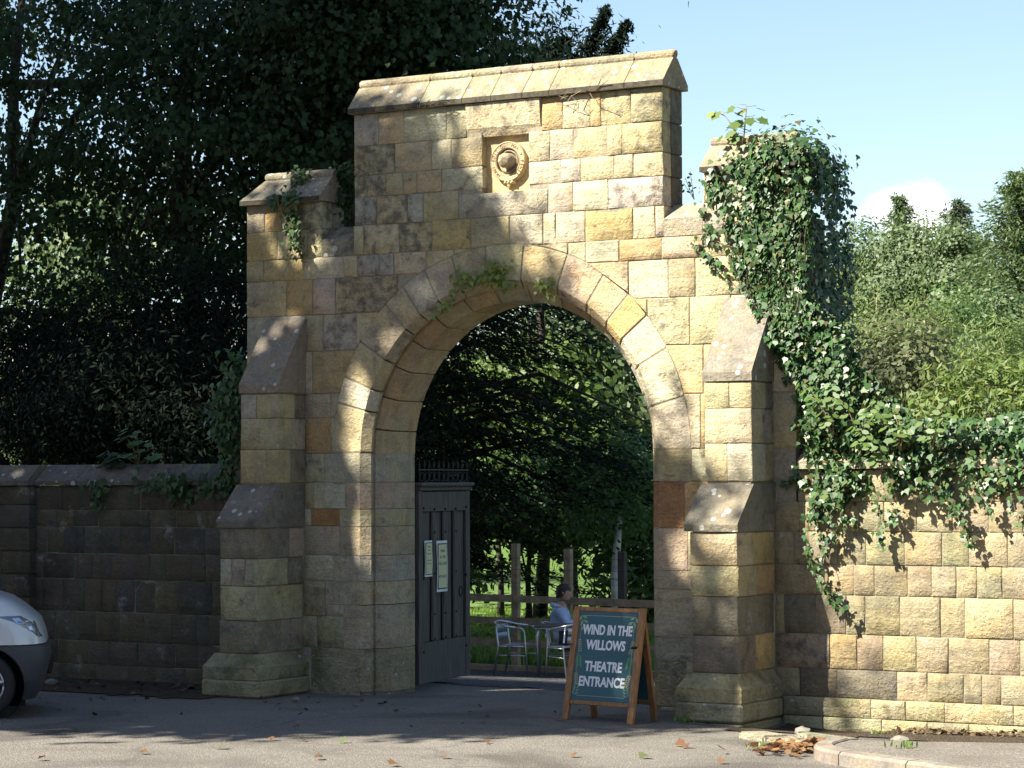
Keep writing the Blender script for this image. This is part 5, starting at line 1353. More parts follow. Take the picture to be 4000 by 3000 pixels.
# conifer whose leading shoots stand up behind the parapet
rg_ = np.random.default_rng(5)
def bough(p0, p1, n, wd, droop=.25, sag=.0):
    t_ = rg_.random(n); C = np.outer(1-t_, p0)+np.outer(t_, p1); C[:, 2] += sag*np.sin(t_*math.pi)
    d = np.array(p1)-np.array(p0); d = d/np.linalg.norm(d)
    s_ = wd*(1-t_*.75)*np.abs(rg_.normal(size=n))*.8
    ang = rg_.random(n)*2*math.pi
    a = np.cross(d, [0, 0, 1.0]); a /= np.linalg.norm(a)+1e-9; b = np.cross(a, d)
    C = C+a*(np.cos(ang)*s_)[:, None]+b*(np.sin(ang)*s_)[:, None]
    C[:, 2] -= droop*s_
    return C, rg_.normal(size=(n, 3))
parts_ = [bough(au(1255, 150, 21), au(1312, 12, 21), 1300, .30, .7), bough(au(1285, 165, 21), au(1358, 42, 21), 1300, .30, .7), bough(au(1150, 150, 21), au(1225, 80, 21), 1400, .6, .6), bough(au(1180, 170, 21), au(1330, 150, 21), 1400, .5, .5)]
cf = au(1160, 190, 21)
trunk_tree('conifer_tree', 'dark conifer with two upswept shoots against the sky behind the parapet', (cf[0], cf[1], -.6), cf[2]+.8, (cf[0], cf[1], cf[2]), (2.0, 1.0, 1.6), 130, 60, .8, .17, 'lance', L_YEW, tr=.13, seed=47, flat=.6, shell=.2,
           extra=(np.vstack([q[0] for q in parts_]), np.vstack([q[1] for q in parts_])), limbs=4)

# cedar seen through the arch: level drooping plates of needles
CEP = au(862, 900, 14.5)
ced = empty('cedar_tree', (CEP[0], CEP[1], -.6), 'dark cedar with level drooping boughs filling the archway', 'tree')
MB().tube([(CEP[0], CEP[1], -.6), (CEP[0]+.05, CEP[1], 3), (CEP[0], CEP[1], 9.5)], [.34, .28, .10], 10).build('trunk', M_BARK, ced, True)
CC = []; CNn = []; CU = []
rg_ = np.random.default_rng(9)
k = 0
for z in np.arange(.95, 8.6, .47):
    for j in range(8):
        a = rg_.uniform(-1.9, 1.9); ln = rg_.uniform(2.6, 6.0)*(1.05-.07*max(0, z-3))*(.62 if z < 2.3 else 1); zz_ = z+rg_.uniform(-.2, .2)
        d = np.array([math.cos(a), math.sin(a)*.6, 0.0]); s0 = np.array([CEP[0], CEP[1], zz_])
        n_ = int(120*ln); t_ = .12+.88*rg_.random(n_)**.8
        P = s0+np.outer(t_*ln, d); P[:, 2] += .25*np.sin(t_*2.4)*ln*.25-t_**2*ln*.18
        sp_ = (.18+.34*np.sin(np.clip(t_, 0, 1)*math.pi*.85))*rg_.normal(size=n_)
        P = P+np.outer(sp_, [-d[1], d[0], 0]); P[:, 2] -= np.abs(sp_)*.30+np.abs(rg_.normal(size=n_))*.09
        CC.append(P); CNn.append(rg_.normal(size=(n_, 3))*.55+[0, 0, .8]); CU.append(np.tile(d, (n_, 1))+[0, 0, -.5])
        if j < 3: MB().tube([s0, s0+d*ln*.5+[0, 0, ln*.09], s0+d*ln*.95+[0, 0, -ln*.08]], [.06, .04, .012], 5).build('limb', M_BARK, ced, True)
CC = np.vstack(CC); leaf_mesh('crown', CC, np.vstack(CNn), .15*(.6+.8*np.random.default_rng(1).random(len(CC))), 'lance', L_CED, ced, up=np.vstack(CU), seed=3)

# sunlit growth beyond the cedar and the fence
GB = 'sunlit shrubs beyond the courtyard fence'
for i, (u, v, y, rd, nc, mt, sh, ls, lb) in enumerate([
        (1080, 900, 21, (2.6, 1.4, 1.8), 150, L_LIME, 'oval', .16, 'bright yellow-green shrub lit up behind the middle of the cedar'),
        (1240, 840, 23, (2.2, 1.4, 2.2), 150, L_FAR, 'oval', .17, 'grey-green sunlit shrub behind the right half of the cedar'),
        (1140, 1090, 19, (3.0, 1.3, 1.1), 150, L_GRN, 'oval', .15, 'fresh green shrub low behind the cedar trunk'),
        (1395, 1200, 20, (1.2, 1.2, 1.9), 130, L_GRN, 'lance', .22, 'leafy bright green thicket beside the lawn at the right of the arch'),
        (960, 1120, 18, (1.5, 1.2, 1.5), 90, L_GRN, 'oval', .15, 'green shrub behind the open gate leaf'),
        (1330, 1010, 26, (2.6, 1.5, 2.6), 140, L_CON, 'lance', .2, 'dull green shrub far behind the right side of the arch')]):
    bgtree('garden_shrub', lb, u, v, y, rd, nc, 60, .65, ls, sh, mt, 60+i, GB, cat='shrub', limbs=5, tr=.07, flat=.6, shell=.3)
# ferny plants right behind the fence
for i, (u, v, y, sz, lb) in enumerate([(1060, 1260, 11.2, .9, 'arching ferny plant just behind the left post of the fence'), (1130, 1270, 11.0, .8, 'low ferny plant behind the second bay of the fence'), (1160, 1240, 12.0, .9, 'taller ferny plant between the two timber posts'), (1035, 1340, 10.8, .8, 'ferny plant low behind the rails beside the empty chair'), (1260, 1280, 12.5, .8, 'ferny plant left of the birch stem')]):
    c = au(u, v, y); g0 = hgt(c[0], c[1])-.05
    pl = empty('fern', (c[0], c[1], g0), lb, 'plant', 'ferny plants along the fence')
    rr = random.Random(70+i); top = c[2]-g0+.25
    for j in range(16):
        a = rr.uniform(0, 2*math.pi); ln = sz*rr.uniform(.7, 1.2); C = []; Nn_ = []; U_ = []
        pts = []
        for q in range(13):
            f_ = q/12; pts.append(Vector((c[0]+math.cos(a)*ln*f_, c[1]+math.sin(a)*ln*f_, g0+top*rr.uniform(.96, 1.0)*math.sin(min(1, f_*1.25)*1.75)/math.sin(1.57))))
        for q in range(3, 13):
            d = (pts[q]-pts[q-1]).normalized(); s_ = d.cross(Vector((0, 0, 1))).normalized()
            for w2 in (-1, 1):
                L2 = .20*(1.15-q/13); C.append(pts[q]+s_*w2*L2*.5); Nn_.append((0, 0, 1)); U_.append(s_*w2+d*.4)
        leaf_mesh('frond', [list(q) for q in C], Nn_, .20, 'lance', L_FERN, pl, up=[list(q) for q in U_], seed=j)
# birch and lawn grass
bp = au(1332, 1300, 16)
br = empty('birch_tree', (bp[0], bp[1], hgt(bp[0], bp[1])), 'slender white-barked birch between the dark post and the lawn', 'tree')
zt = au(1330, 1140, 16)[2]
MB().tube([(bp[0], bp[1], -.7), (bp[0]-.03, bp[1], .6), (bp[0]+.06, bp[1], 1.6), (bp[0]-.12, bp[1], zt)], [.085, .075, .06, .03], 9).build('trunk', M_BIRCH, br, True)
C, nn, P = clusters(np.random.default_rng(81), (bp[0]-.1, bp[1], zt+.7), (1.0, .9, 1.0), 60, 50, .5, 1.0)
leaf_mesh('crown', C, nn, .09, 'oval', L_GRN, br, seed=8)
n_ = 26000; rg_ = np.random.default_rng(4)
gx = rg_.uniform(-15, -3.5, n_); gy = rg_.uniform(10.6, 24, n_); gz_ = np.array([hgt(a, b) for a, b in zip(gx, gy)])
gs = leaf_mesh('grass', np.c_[gx, gy, gz_+.05], rg_.normal(size=(n_, 3))*[1, 1, .2], .20, 'lance', L_GRASS, up=np.tile([0, 0, 1.0], (n_, 1)), seed=2); gs['kind'] = 'stuff'

# right-hand background
GR_ = 'trees beyond the right wall'
bgtree('broadleaf_tree', 'large pale wind-blown broadleaf tree rising highest right of the ivied pier', 1985, 650, 45, (1.75, 1.5, 2.3), 105, 330, .95, .11, 'quad', L_FAR, 101, GR_, flat=.45, shell=.3)
bgtree('broadleaf_tree', 'pale broadleaf tree close against the ivied pier on the right', 1855, 625, 46, (.85, 1.2, 2.0), 46, 330, .85, .11, 'quad', L_FAR, 102, GR_, flat=.45, shell=.3)
bgtree('broadleaf_tree', 'bushy pale tree at the right end of the far row with dark limbs', 2082, 610, 44, (.62, 1.0, 1.7), 34, 330, .85, .11, 'quad', L_FAR, 103, GR_, flat=.35, shell=.3)
def spire(label, u, v, y, h, w_, seed, n=26, mat=L_CON):
    top = au(u, v, y); r_ = empty('spruce_tree', (top[0], top[1], -.6), label, 'tree', 'spruces beyond the right wall')
    g_ = np.random.default_rng(seed); C = []; Nn_ = []; U_ = []
    MB().tube([(top[0], top[1], -.6), (top[0], top[1], top[2]-.15)], [.2, .02], 7).build('trunk', M_BARK, r_, True)
    for i in range(n):
        f_ = (i+.3)/n; z = top[2]-h*f_; ln = w_*(.12+.88*f_)*g_.uniform(.7, 1.15)
        for j in range(6):
            a = g_.random()*2*math.pi; k_ = int(60*ln+18); t_ = g_.random(k_)
            P = np.array([top[0], top[1], z])+np.outer(t_*ln, [math.cos(a), math.sin(a), -.10])
            P[:, 2] += .35*ln*t_**2*.6; P = P+g_.normal(size=(k_, 3))*[.07, .07, .05]*(1+ln*.6); P[:, 2] -= np.abs(g_.normal(size=k_))*.12*ln
            C.append(P); Nn_.append(g_.normal(size=(k_, 3))*.6+[0, 0, .6]); U_.append(np.tile([math.cos(a), math.sin(a), -.3], (k_, 1)))
    C = np.vstack(C); leaf_mesh('crown', C, np.vstack(Nn_), .20, 'lance', mat, r_, up=np.vstack(U_), seed=seed)
spire('narrow spruce tip standing up behind the tall pale tree', 1945, 425, 52, 7.5, 2.6, 111, 40, L_FAR)
spire('spruce with a darker crown right of the pale tree', 2066, 436, 51, 7.5, 2.8, 112, 40)
spire('tall grey-green spruce cut off by the right edge of the picture', 2205, 375, 38, 8, 4.2, 113, 50, L_FAR)
GL = 'feathery larches beyond the right wall'
bgtree('larch_tree', 'feathery yellow-green larch with a pale bare stem, nearest the pier', 1890, 800, 25, (.95, 1.0, 1.6), 60, 130, .6, .12, 'lance', L_LAR, 121, GL, bm=M_PALEBARK, tr=.10, flat=.45, shell=.3)
bgtree('larch_tree', 'feathery yellow-green larch in the middle of the right background', 1995, 770, 27, (.85, 1.0, 1.5), 52, 130, .6, .12, 'lance', L_LAR, 122, GL, bm=M_PALEBARK, tr=.10, flat=.45, shell=.3)
bgtree('larch_tree', 'feathery larch by the right edge of the picture', 2160, 840, 24, (.85, 1.0, 1.5), 52, 130, .6, .12, 'lance', L_LAR, 123, GL, bm=M_PALEBARK, tr=.10, flat=.45, shell=.3)
bgtree('broadleaf_tree', 'fresh green leafy tree between the larches', 2075, 780, 34, (1.15, 1.2, 1.5), 60, 260, .75, .11, 'quad', L_GRN, 124, GR_, flat=.5, shell=.3)
bgtree('broadleaf_tree', 'olive green tree filling the far right behind the larch', 2185, 780, 36, (1.1, 1.2, 1.9), 62, 300, .9, .105, 'quad', L_FAR, 125, GR_, flat=.5, shell=.3)
bgtree('weeping_shrub', 'grey-green weeping shrub with small dry leaves above the wall', 1945, 850, 12, (.95, .8, 1.1), 120, 60, .5, .085, 'oval', L_WEEP, 126, None, cat='shrub', limbs=6, tr=.05, flat=1.0, shell=.4)
bgtree('rhododendron_bush', 'yellow-green rhododendron leaning over the wall at the right edge', 2140, 900, 5, (1.1, .7, .75), 170, 34, .30, .105, 'lance', L_RHO, 127, None, cat='shrub', limbs=6, tr=.04, flat=.5, shell=.5)
bgtree('broadleaf_tree', 'low green tree behind the weeping shrub', 2010, 930, 20, (1.6, 1.0, .9), 80, 120, .6, .12, 'oval', L_GRN, 128, GR_, limbs=4, flat=.6, shell=.3)
bgtree('broadleaf_tree', 'low olive tree just right of the weeping shrub', 2150, 960, 18, (1.6, 1.0, 1.0), 80, 120, .6, .12, 'oval', L_FAR, 129, GR_, limbs=4, flat=.6, shell=.3)
rg_ = np.random.default_rng(6); n_ = 42000
wx = rg_.uniform(-75, 60, n_); wy = rg_.uniform(58, 66, n_); wz = np.abs(rg_.normal(size=n_))*2.3+.4+1.2*np.sin(wx*.45)+np.sin(wx*1.3)*.5
fw = leaf_mesh('far_wood', np.c_[wx, wy, wz+.3], rg_.normal(size=(n_, 3)), .75, 'oval', L_CON, seed=12); fw['kind'] = 'stuff'

rg_ = np.random.default_rng(61); n_ = 30000
wx = rg_.uniform(-60, 75, n_); wy = -46+rg_.normal(size=n_)*2.5; wz = rg_.random(n_)*(15+4*np.sin(wx*.3)+2*np.sin(wx*.9))
fw = leaf_mesh('far_wood', np.c_[wx, wy, wz+.3], rg_.normal(size=(n_, 3)), 1.25, 'oval', L_SYC, seed=13); fw['kind'] = 'stuff'  # unseen belt of leaves behind the camera, added to cut sky light on the gate

# ------------------------------------------------------------------ ivy
def inpoly(px, py, poly):
    c = np.zeros(len(px), bool); j = len(poly)-1
    for i in range(len(poly)):
        xi, yi = poly[i]; xj, yj = poly[j]
        c ^= ((yi > py) != (yj > py)) & (px < (xj-xi)*(py-yi)/((yj-yi) or 1e-9)+xi); j = i
    return c
def wallpoly(uv, y): return [(float(au(u, v, y)[0]), float(au(u, v, y)[2])) for u, v in uv]
def ivy_patch(poly, n, y0, bulge, rng, thin=None, nrm=(-.15, -1, .35), back=0.0):
    xs = [p[0] for p in poly]; zs = [p[1] for p in poly]
    X = rng.uniform(min(xs), max(xs), n*4); Z = rng.uniform(min(zs), max(zs), n*4)
    k_ = inpoly(X, Z, poly); X, Z = X[k_][:n], Z[k_][:n]
    w_ = np.array([mnoise.noise(Vector((a*2.3, b*2.3, 3.1))) for a, b in zip(X, Z)])
    if thin is not None:
        keep = rng.random(len(X)) < np.array([thin(a, b) for a, b in zip(X, Z)]); X, Z, w_ = X[keep], Z[keep], w_[keep]
    Y = y0-bulge*(.45+.9*w_)*rng.random(len(X))**.6+back*rng.random(len(X))
    Nn_ = np.array(nrm)+rng.normal(size=(len(X), 3))*.42+np.c_[w_*.3, np.zeros(len(X)), w_*.5]
    return np.c_[X, Y, Z], Nn_
rg_ = np.random.default_rng(14)
IV = empty('ivy', (3.3, .2, 0), 'glossy dark ivy smothering the right pier and spilling along the wall top', 'ivy')
def thin1(x, z):
    t_ = .5+.5*mnoise.noise(Vector((x*3.5, z*3.5, 9)))
    if z > 5.28: return .25+.3*(t_ > .5) if x < 2.86 else .8
    if x < 2.78 and z > 4.45: return .22+.45*(t_ > .55)
    if x < 2.66: return .3+.3*(t_ > .5)
    return 1
Ps = []
Ps.append(ivy_patch(wallpoly([(1522, 400), (1535, 350), (1620, 320), (1740, 310), (1752, 450), (1742, 640), (1740, 700), (1700, 760), (1655, 715), (1605, 635), (1580, 590), (1556, 520), (1530, 440)], -.1), 4300, -.02, .22, rg_, thin1))
Ps.append(ivy_patch(wallpoly([(1648, 690), (1740, 640), (1800, 700), (1850, 800), (1905, 860), (1990, 930), (2005, 1010), (1900, 1072), (1800, 1085), (1752, 1130), (1740, 1060), (1692, 1045), (1735, 965), (1690, 850)], -.15), 5000, -.03, .30, rg_, back=.2))
Ps.append(ivy_patch(wallpoly([(1850, 900), (1990, 905), (2120, 905), (2230, 880), (2330, 880), (2330, 1065), (2212, 1062), (2120, 1075), (2060, 1100), (1985, 1062), (1900, 1075), (1800, 1100), (1742, 1135), (1745, 1060)], -.15), 6200, -.04, .34, rg_, back=.55))
# crown of the pier, its right flank, and the thick growth behind the wall
C, nn, P = clusters(rg_, (3.08, .22, 5.40), (.38, .42, .20), 90, 18, .22, .8, .5, -.3); Ps.append((C, nn*.6+[0, -.4, .2]))
C, nn, P = clusters(rg_, (3.26, .28, 5.24), (.26, .5, .22), 60, 18, .22, .8, .5, -.6); Ps.append((C, nn*.6+[.1, -.3, .2]))
n_ = 3400; yy_ = rg_.uniform(-.12, .95, n_); zz_ = rg_.uniform(2.3, 5.4, n_)
xo = 3.33+(.18+.12*np.array([mnoise.noise(Vector((2, a*2.2, b*2.2))) for a, b in zip(yy_, zz_)]))*rg_.random(n_)**.5+np.clip((3.4-zz_)*.42, 0, .6)*rg_.random(n_)
Ps.append((np.c_[xo, yy_, zz_], rg_.normal(size=(n_, 3))*.4+[1, -.2, .35]))
n_ = 3800; xx_ = rg_.uniform(3.3, 6.6, n_); yy_ = rg_.uniform(-.15, .75, n_)
zt_ = 2.62+.34*np.array([mnoise.noise(Vector((a*1.5, b*1.5, 5))) for a, b in zip(xx_, yy_)])+.35*np.exp(-((xx_-3.6)/.5)**2)
Ps.append((np.c_[xx_, yy_, zt_-rg_.random(n_)**2*.4], rg_.normal(size=(n_, 3))*.45+[0, -.35, .8]))
C = np.vstack([q[0] for q in Ps]); nn = np.vstack([q[1] for q in Ps])
lf = leaf_mesh('foliage', C, nn, .074*(.45+.8*rg_.random(len(C))), 'ivy', L_IVY, IV, up=np.tile([-.1, -.2, -1.0], (len(C), 1)), seed=15, fold=.25); lf['kind'] = 'stuff'
for q in range(6):
    u, v = rg_.uniform(1560, 1740), rg_.uniform(340, 500); pts = []
    for k in range(9):
        pts.append(au(u, v, -.05-.10*rg_.random())); u += rg_.uniform(-14, 30); v += rg_.uniform(20, 60)
    MB().tube(pts, [.007-.0007*k for k in range(9)], 5).build('stem', M_BARK, IV, True)
# trailing strands
strands = [[(1752, 1120), (1748, 1180), (1752, 1215), (1775, 1270), (1800, 1300), (1828, 1322)], [(1765, 1100), (1772, 1150), (1782, 1190), (1778, 1230)], [(1790, 1095), (1800, 1140), (1806, 1170)], [(1822, 1090), (1815, 1120), (1850, 1130)],
           [(1895, 1065), (1900, 1110), (1905, 1145), (1900, 1180)], [(1925, 1065), (1930, 1100), (1918, 1130)], [(2055, 1090), (2075, 1120), (2085, 1150), (2095, 1170)], [(2070, 1095), (2092, 1130)], [(2000, 1065), (2010, 1095)], [(2130, 1075), (2150, 1110)], [(2190, 1065), (2200, 1125), (2212, 1150)],
           [(1560, 600), (1532, 565), (1508, 545), (1495, 528)], [(1600, 625), (1570, 600), (1545, 570), (1530, 545)], [(1642, 708), (1615, 700), (1590, 690), (1575, 683)], [(1690, 1045), (1712, 1040), (1735, 1050)], [(1525, 400), (1520, 450), (1530, 500), (1536, 530)], [(1600, 540), (1540, 520), (1515, 505)]]
for i, st_ in enumerate(strands):
    yb = -.10 if i < 11 else -.025
    pts = [Vector(au(u, v, yb-.05*(j % 2)*(i < 11))) for j, (u, v) in enumerate(st_)]
    if i < 11: pts[0].y -= .08
    sp_ = [pts[0]]
    for a, b in zip(pts, pts[1:]):
        for q in range(1, 7): sp_.append(a.lerp(b, q/6)+Vector((rg_.normal()*.006, rg_.normal()*.006, rg_.normal()*.006)))
    MB().tube(sp_, .0035, 4).build('stem', M_STEM, IV, True)
    n_ = len(sp_)*(3 if i == 0 else 2); idx = rg_.integers(0, len(sp_), n_)
    C = np.array([list(sp_[q]) for q in idx])+rg_.normal(size=(n_, 3))*[.035, .02, .03]
    lf = leaf_mesh('strand_leaves', C, rg_.normal(size=(n_, 3))*.4+[-.1, -1, .3], .062*(.6+.7*rg_.random(n_)), 'ivy', L_IVY, IV, up=np.tile([0, -.2, -1.0], (n_, 1)), seed=200+i, fold=.25); lf['kind'] = 'stuff'

def small_ivy(label, paths, size, dens, mat, y, seed, spread=.05, stem=.005, cat='ivy'):
    g_ = np.random.default_rng(seed); p0 = au(*paths[0][0], y)
    r_ = empty('ivy', tuple(p0), label, cat)
    for i, st_ in enumerate(paths):
        pts = [Vector(au(u, v, y)) for u, v in st_]; sp_ = [pts[0]]
        for a, b in zip(pts, pts[1:]):
            for q in range(1, 8): sp_.append(a.lerp(b, q/7)+Vector((g_.normal()*.012, -.01, g_.normal()*.012)))
        MB().tube(sp_, [stem*(1-.6*k/len(sp_)) for k in range(len(sp_))], 5).build('stem', M_STEM, r_, True)
        n_ = int(len(sp_)*dens); idx = g_.integers(0, len(sp_), n_)
        C = np.array([list(sp_[q]) for q in idx])+g_.normal(size=(n_, 3))*[spread, .025, spread]; C[:, 1] = np.minimum(C[:, 1], y-.012)
        lf = leaf_mesh('foliage', C, g_.normal(size=(n_, 3))*.45+[-.1, -1, .4], size*(.6+.7*g_.random(n_)), 'ivy', mat, r_, up=np.tile([0, -.2, -1.0], (n_, 1)), seed=seed+i, fold=.2); lf['kind'] = 'stuff'
    return r_
small_ivy('yellowish young ivy hanging over the crown of the arch', [[(1060, 600), (1000, 625), (960, 660), (948, 678)], [(1060, 600), (1085, 615), (1112, 628)], [(1065, 600), (1080, 580), (1092, 590)], [(1040, 598), (1010, 605), (990, 600)], [(1062, 598), (1068, 585)], [(1165, 625), (1180, 620), (1200, 628)]], .07, 2.6, L_IVYY, -.03, 300, .05)
small_ivy('ivy tuft hanging from the coping of the left pier', [[(630, 430), (612, 430), (595, 440)], [(622, 445), (635, 480), (632, 520), (636, 555)], [(628, 430), (640, 425)], [(632, 470), (640, 500), (655, 545)]], .07, 3.6, L_IVY, -.12, 310, .05)
small_ivy('dry pale ivy stems with few leaves on the left pier', [[(632, 450), (638, 480), (645, 520), (655, 550)], [(636, 470), (652, 520), (660, 560)]], .05, 2, L_WEEP, -.05, 315, .03)
small_ivy('dark ivy in the corner between the left pier and the parapet', [[(745, 375), (748, 400), (742, 430), (750, 450)], [(735, 372), (755, 380), (762, 400)], [(752, 400), (758, 430)]], .08, 6, L_SYC, .30, 320, .07)
small_ivy('small ivy shoots on the ridge of the left pier coping', [[(655, 380), (650, 400), (640, 410)], [(640, 378), (660, 385)]], .06, 5, L_IVY, .10, 325, .04)
small_ivy('dark ivy straggling along the top of the left wall', [[(300, 1052), (340, 1045), (380, 1050), (400, 1040)], [(390, 1045), (400, 1060), (385, 1075)], [(200, 1050), (215, 1065), (210, 1080)], [(440, 1040), (450, 1055)]], .08, 5, L_IVY, .12, 330, .08)
small_ivy('dark ivy covering the stub of wall left of the left buttress', [[(520, 790), (505, 850), (495, 900), (490, 950)], [(510, 840), (490, 890), (485, 930)], [(515, 800), (512, 900), (505, 970)], [(500, 870), (480, 890)], [(500, 900), (500, 960)]], .10, 14, L_IVY, .12, 340, .10)
small_ivy('thick bare ivy stem with few leaves beside the left buttress', [[(508, 990), (498, 1020), (492, 1050), (484, 1072)], [(498, 1010), (488, 1030), (470, 1040)]], .07, 4, L_IVY, .14, 345, .05, .012)

# saplings
SP = au(1603, 318, .12)
sa = empty('sycamore_sapling', tuple(SP), 'two-stemmed sycamore seedling growing from the top of the right pier', 'sapling')
g_ = np.random.default_rng(33)
for st_ in ([(1603, 318), (1592, 290), (1575, 262), (1558, 240)], [(1603, 318), (1608, 285), (1611, 250), (1613, 226)]):
    pts = [Vector(au(u, v, .12)) for u, v in st_]; MB().tube(pts, [.010, .008, .006, .003], 6).build('stem', M_STEM, sa, True)
    for j in range(1, 4):
        for q in range(5 if j < 3 else 4):
            p_ = pts[j].lerp(pts[j-1], g_.random()*.6); a = g_.random()*6.28; L2 = g_.uniform(.05, .13)
            e_ = p_+Vector((math.cos(a)*L2, math.sin(a)*L2, .02)); MB().tube([p_, e_], .0025, 4).build('leaf_stalk', M_STEM, sa, True)
            leaf_mesh('leaf', [list(e_+Vector((math.cos(a)*.06, math.sin(a)*.06, -.03)))], [[math.cos(a)*.6, math.sin(a)*.6-.5, .7]], g_.uniform(.09, .15), 'maple', L_LIME if j < 3 or q % 2 else L_IVYY, sa, up=[[math.cos(a), math.sin(a), -.4]], seed=int(g_.integers(1000)))
pb = au(1500, 432, .3)
s2 = empty('wall_plant', tuple(pb), 'wispy weed growing in the gap between the parapet and the right pier', 'plant')
for q in range(3):
    e_ = Vector(pb)+Vector((g_.normal()*.07, 0, .17+.06*q)); MB().tube([Vector(pb), e_], .003, 4).build('stem', M_STEM, s2, True)
    for j in range(6):
        c = Vector(pb).lerp(e_, .3+.12*j)+Vector((g_.normal()*.04, g_.normal()*.03, 0)); leaf_mesh('leaf', [list(c)], [list(g_.normal(size=3))], .05, 'oval', L_WEEP, s2, seed=j+q*9)
# broad-leaved shoots growing over the right wall
GH = 'broad-leaved shoots over the right wall'
for i, (u, v, y, lb) in enumerate([(1800, 945, -0.22, 'arching broad-leaved shoot nearest the ivied pier'), (1860, 950, -0.26, 'broad-leaved shoot in the dip between pier ivy and wall ivy'), (1945, 975, -0.3, 'broad-leaved shoot with upright twigs over the wall top'), (2010, 975, -0.26, 'broad-leaved shoot farthest right over the wall ivy'), (1905, 1020, -0.34, 'low broad-leaved shoot among the ivy above the wall face')]):
    c = Vector(au(u, v, y)); pl = empty('broadleaf_shoot', tuple(c), lb, 'plant', GH); rr = random.Random(90+i)
    for s_ in range(3):
        tip = c+Vector((rr.uniform(-.28, .28), rr.uniform(-.12, .05), rr.uniform(.12, .52))); mid = c.lerp(tip, .5)+Vector((0, 0, .10))
        MB().tube([c, mid, tip], [.006, .005, .002], 5).build('twig', M_STEM, pl, True)
        for q in range(9):
            f_ = .2+.8*q/8; p_ = (c.lerp(mid, f_*2) if f_ < .5 else mid.lerp(tip, f_*2-1)); sd_ = 1 if q % 2 else -1
            leaf_mesh('leaf', [list(p_+Vector((sd_*.05, -.03, -.015)))], [[sd_*.2+rr.uniform(-.4, .4), -.8+rr.uniform(-.3, .3), .55+rr.uniform(-.3, .3)]], rr.uniform(.065, .11), 'oval', L_LIME if rr.random() < .6 else L_GRN, pl, up=[[sd_, -.3, -.25]], seed=q)
# seedlings on top of the left wall
for i, (u, v, lb, sz) in enumerate([(300, 960, 'leafy dark seedling standing on the left wall coping, taller one', .24), (255, 985, 'low leafy seedling on the left wall coping left of the taller one', .16)]):
    c = Vector(au(u, v+45, .42)); pl = empty('wall_seedling', tuple(c), lb, 'plant', 'seedlings on the left wall'); g_ = np.random.default_rng(50+i)
    for q in range(22):
        a = g_.random()*6.28; e_ = c+Vector((math.cos(a)*sz*g_.uniform(.5, 1.6), -abs(math.sin(a))*.14, sz*g_.uniform(.3, 1.7)))
        if q % 3 == 0: MB().tube([c, c.lerp(e_, .5)+Vector((0, 0, .04)), e_], .004, 4).build('stem', M_STEM, pl, True)
        leaf_mesh('leaf', [list(e_)], [[math.cos(a)*.3, -.4, .9]], g_.uniform(.10, .17), 'maple', L_GRN if i == 0 else L_SYC, pl, up=[[math.cos(a), -.3, -.2]], seed=q)

# ------------------------------------------------------------------ small things on the ground
rg_ = np.random.default_rng(77)
def drift(name, n, fx, sz, mat, seed):
    P = np.array([fx(rg_) for _ in range(n)]); Z = np.array([hgt(a, b) for a, b in P[:, :2]])
    o = leaf_mesh(name, np.c_[P[:, :2], Z+.02+P[:, 2]], rg_.normal(size=(n, 3))*.35+[0, 0, 1], sz*(.6+.8*rg_.random(n)), 'maple', mat, seed=seed); o['kind'] = 'stuff'; return o
drift('leaf_litter', 260, lambda g: (4.55+g.normal()*.16, -2.62+g.normal()*.26, abs(g.normal())*.02), .07, L_DEAD, 1)
drift('leaf_litter', 380, lambda g: (g.uniform(4.3, 6.2), -.16-abs(g.normal())*.22, abs(g.normal())*.02), .05, L_LITT, 2)
drift('leaf_litter', 110, lambda g: (g.uniform(-7, -3.4), -.05-abs(g.normal())*.6, .0), .06, L_LITT, 3)
drift('leaf_litter', 120, lambda g: (g.uniform(-7.5, 1.5), -.6-abs(g.normal())*1.1, .0), .045, L_LITT, 4)
pos = [(1470, 1612, 'orange'), (2190, 1618, 'brown'), (1480, 1616, 'brown'), (690, 1640, 'orange'), (480, 1618, 'yellow'), (850, 1655, 'brown'), (1050, 1608, 'brown'), (310, 1630, 'brown'), (1390, 1640, 'yellow'), (1240, 1638, 'brown'), (165, 1582, 'green'), (255, 1545, 'green'), (640, 1575, 'brown'), (740, 1605, 'yellow'), (90, 1645, 'brown'), (1560, 1650, 'brown'), (590, 1600, 'brown'), (960, 1640, 'brown')]
WH = ['in the sun below the foot of the sandwich board', 'at the right edge beyond the footpath', 'just right of the orange leaf below the board', 'below the left jamb, second row', 'below the left buttress in the sun', 'below the middle of the gate at the bottom edge', 'at the shadow edge below the open gate leaf', 'below the left wall, in the sunlit strip',
      'right of centre at the bottom', 'below the left foot of the sandwich board', 'in the streaky shade right of the car', 'in the shade close to the car bumper', 'in the shade in front of the left jamb', 'on the shadow edge below the left jamb', 'at the bottom left below the car', 'at the bottom right near the leaf drift', 'on the shadow edge below the left buttress', 'at the bottom centre']
col_m = {'orange': L_DEAD, 'brown': L_DEAD, 'yellow': L_WEEP, 'green': L_GRN}
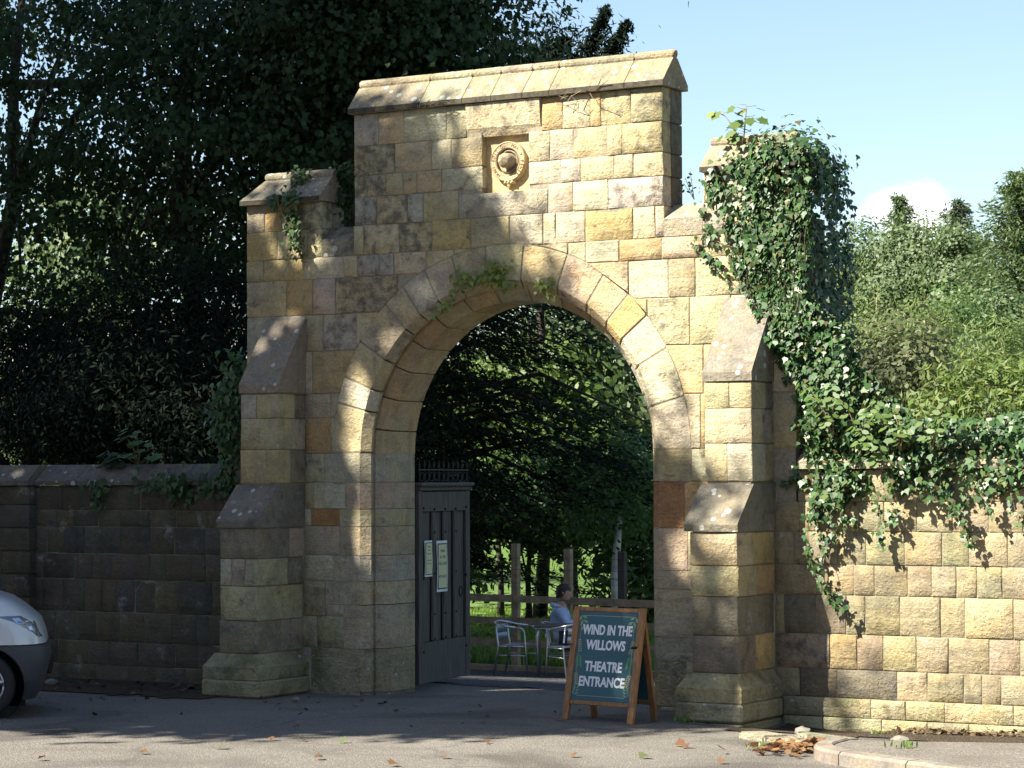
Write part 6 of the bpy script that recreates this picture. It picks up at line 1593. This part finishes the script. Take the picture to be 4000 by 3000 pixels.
for i, (u, v, cl) in enumerate(pos):
    d = RIGHT*(u*K-2000)/FOC-UP*(v*K-1500)/FOC+_f; q = CAM+d*(-CAM[2]/d[2])
    lb = f'{cl} fallen leaf on the asphalt '+WH[i]
    o = leaf_mesh('fallen_leaf', [[q[0], q[1], hgt(q[0], q[1])+.022]], [[rg_.normal()*.25, -.25+rg_.normal()*.2, 1]], rg_.uniform(.07, .11), 'maple', col_m[cl], seed=400+i, fold=.5)
    tag(o, lb, 'leaf', f'{cl} leaves fallen on the asphalt')
# loose stones at the foot of the walls
M_PEB = simple('pale_pebble', (.17, .155, .125), .9, noise=.3, nscale=12, bump=.4)
def rock(c, r_, label, grp, seed):
    me = bpy.data.meshes.new('loose_stone'); bm = bmesh.new(); bmesh.ops.create_icosphere(bm, subdivisions=2, radius=1)
    for q in bm.verts: q.co = q.co*(1+.35*mnoise.noise(q.co*1.3+Vector((seed, 0, 0)))); q.co = Vector((q.co.x*r_*1.4, q.co.y*r_, q.co.z*r_*.7))
    bm.to_mesh(me); bm.free(); me.materials.append(M_PEB)
    o = bpy.data.objects.new('loose_stone', me); COL.objects.link(o); o.location = c; return tag(o, label, 'stone', grp)
rock((4.10, -1.72, .06), .055, 'pale pointed pebble resting on the long edging stone', None, 1)
rock((4.98, -1.62, .02), .06, 'flat pale stone at the back edge of the footpath', None, 2)
rock((-1.9, -1.0, .03), .035, 'small pale pebble on the ground right of the left buttress', None, 3)
rock((-5.6, -.55, .03), .06, 'pale lump of stone in the dark verge by the left wall', None, 4)
# tufts of grass by the kerb
for i, (x, y, lb) in enumerate([(4.15, -2.72, 'small grass tuft left of the leaf drift by the kerb'), (5.55, -2.9, 'grass tuft at the back of the kerb corner'), (4.35, -.55, 'few grass blades at the foot of the right wall'), (2.55, -1.05, 'few grass blades at the corner of the right buttress')]):
    n_ = 22; o = leaf_mesh('grass_tuft', np.c_[x+rg_.normal(size=n_)*.06, y+rg_.normal(size=n_)*.05, hgt(x, y)+.03+(.09 if i == 1 else 0)+np.abs(rg_.normal(size=n_))*.01], rg_.normal(size=(n_, 3))*[1, 1, .3], .075, 'lance', L_GRASS, up=np.tile([0, 0, 1.0], (n_, 1)), seed=500+i)
    tag(o, lb, 'grass'); o['kind'] = 'stuff'
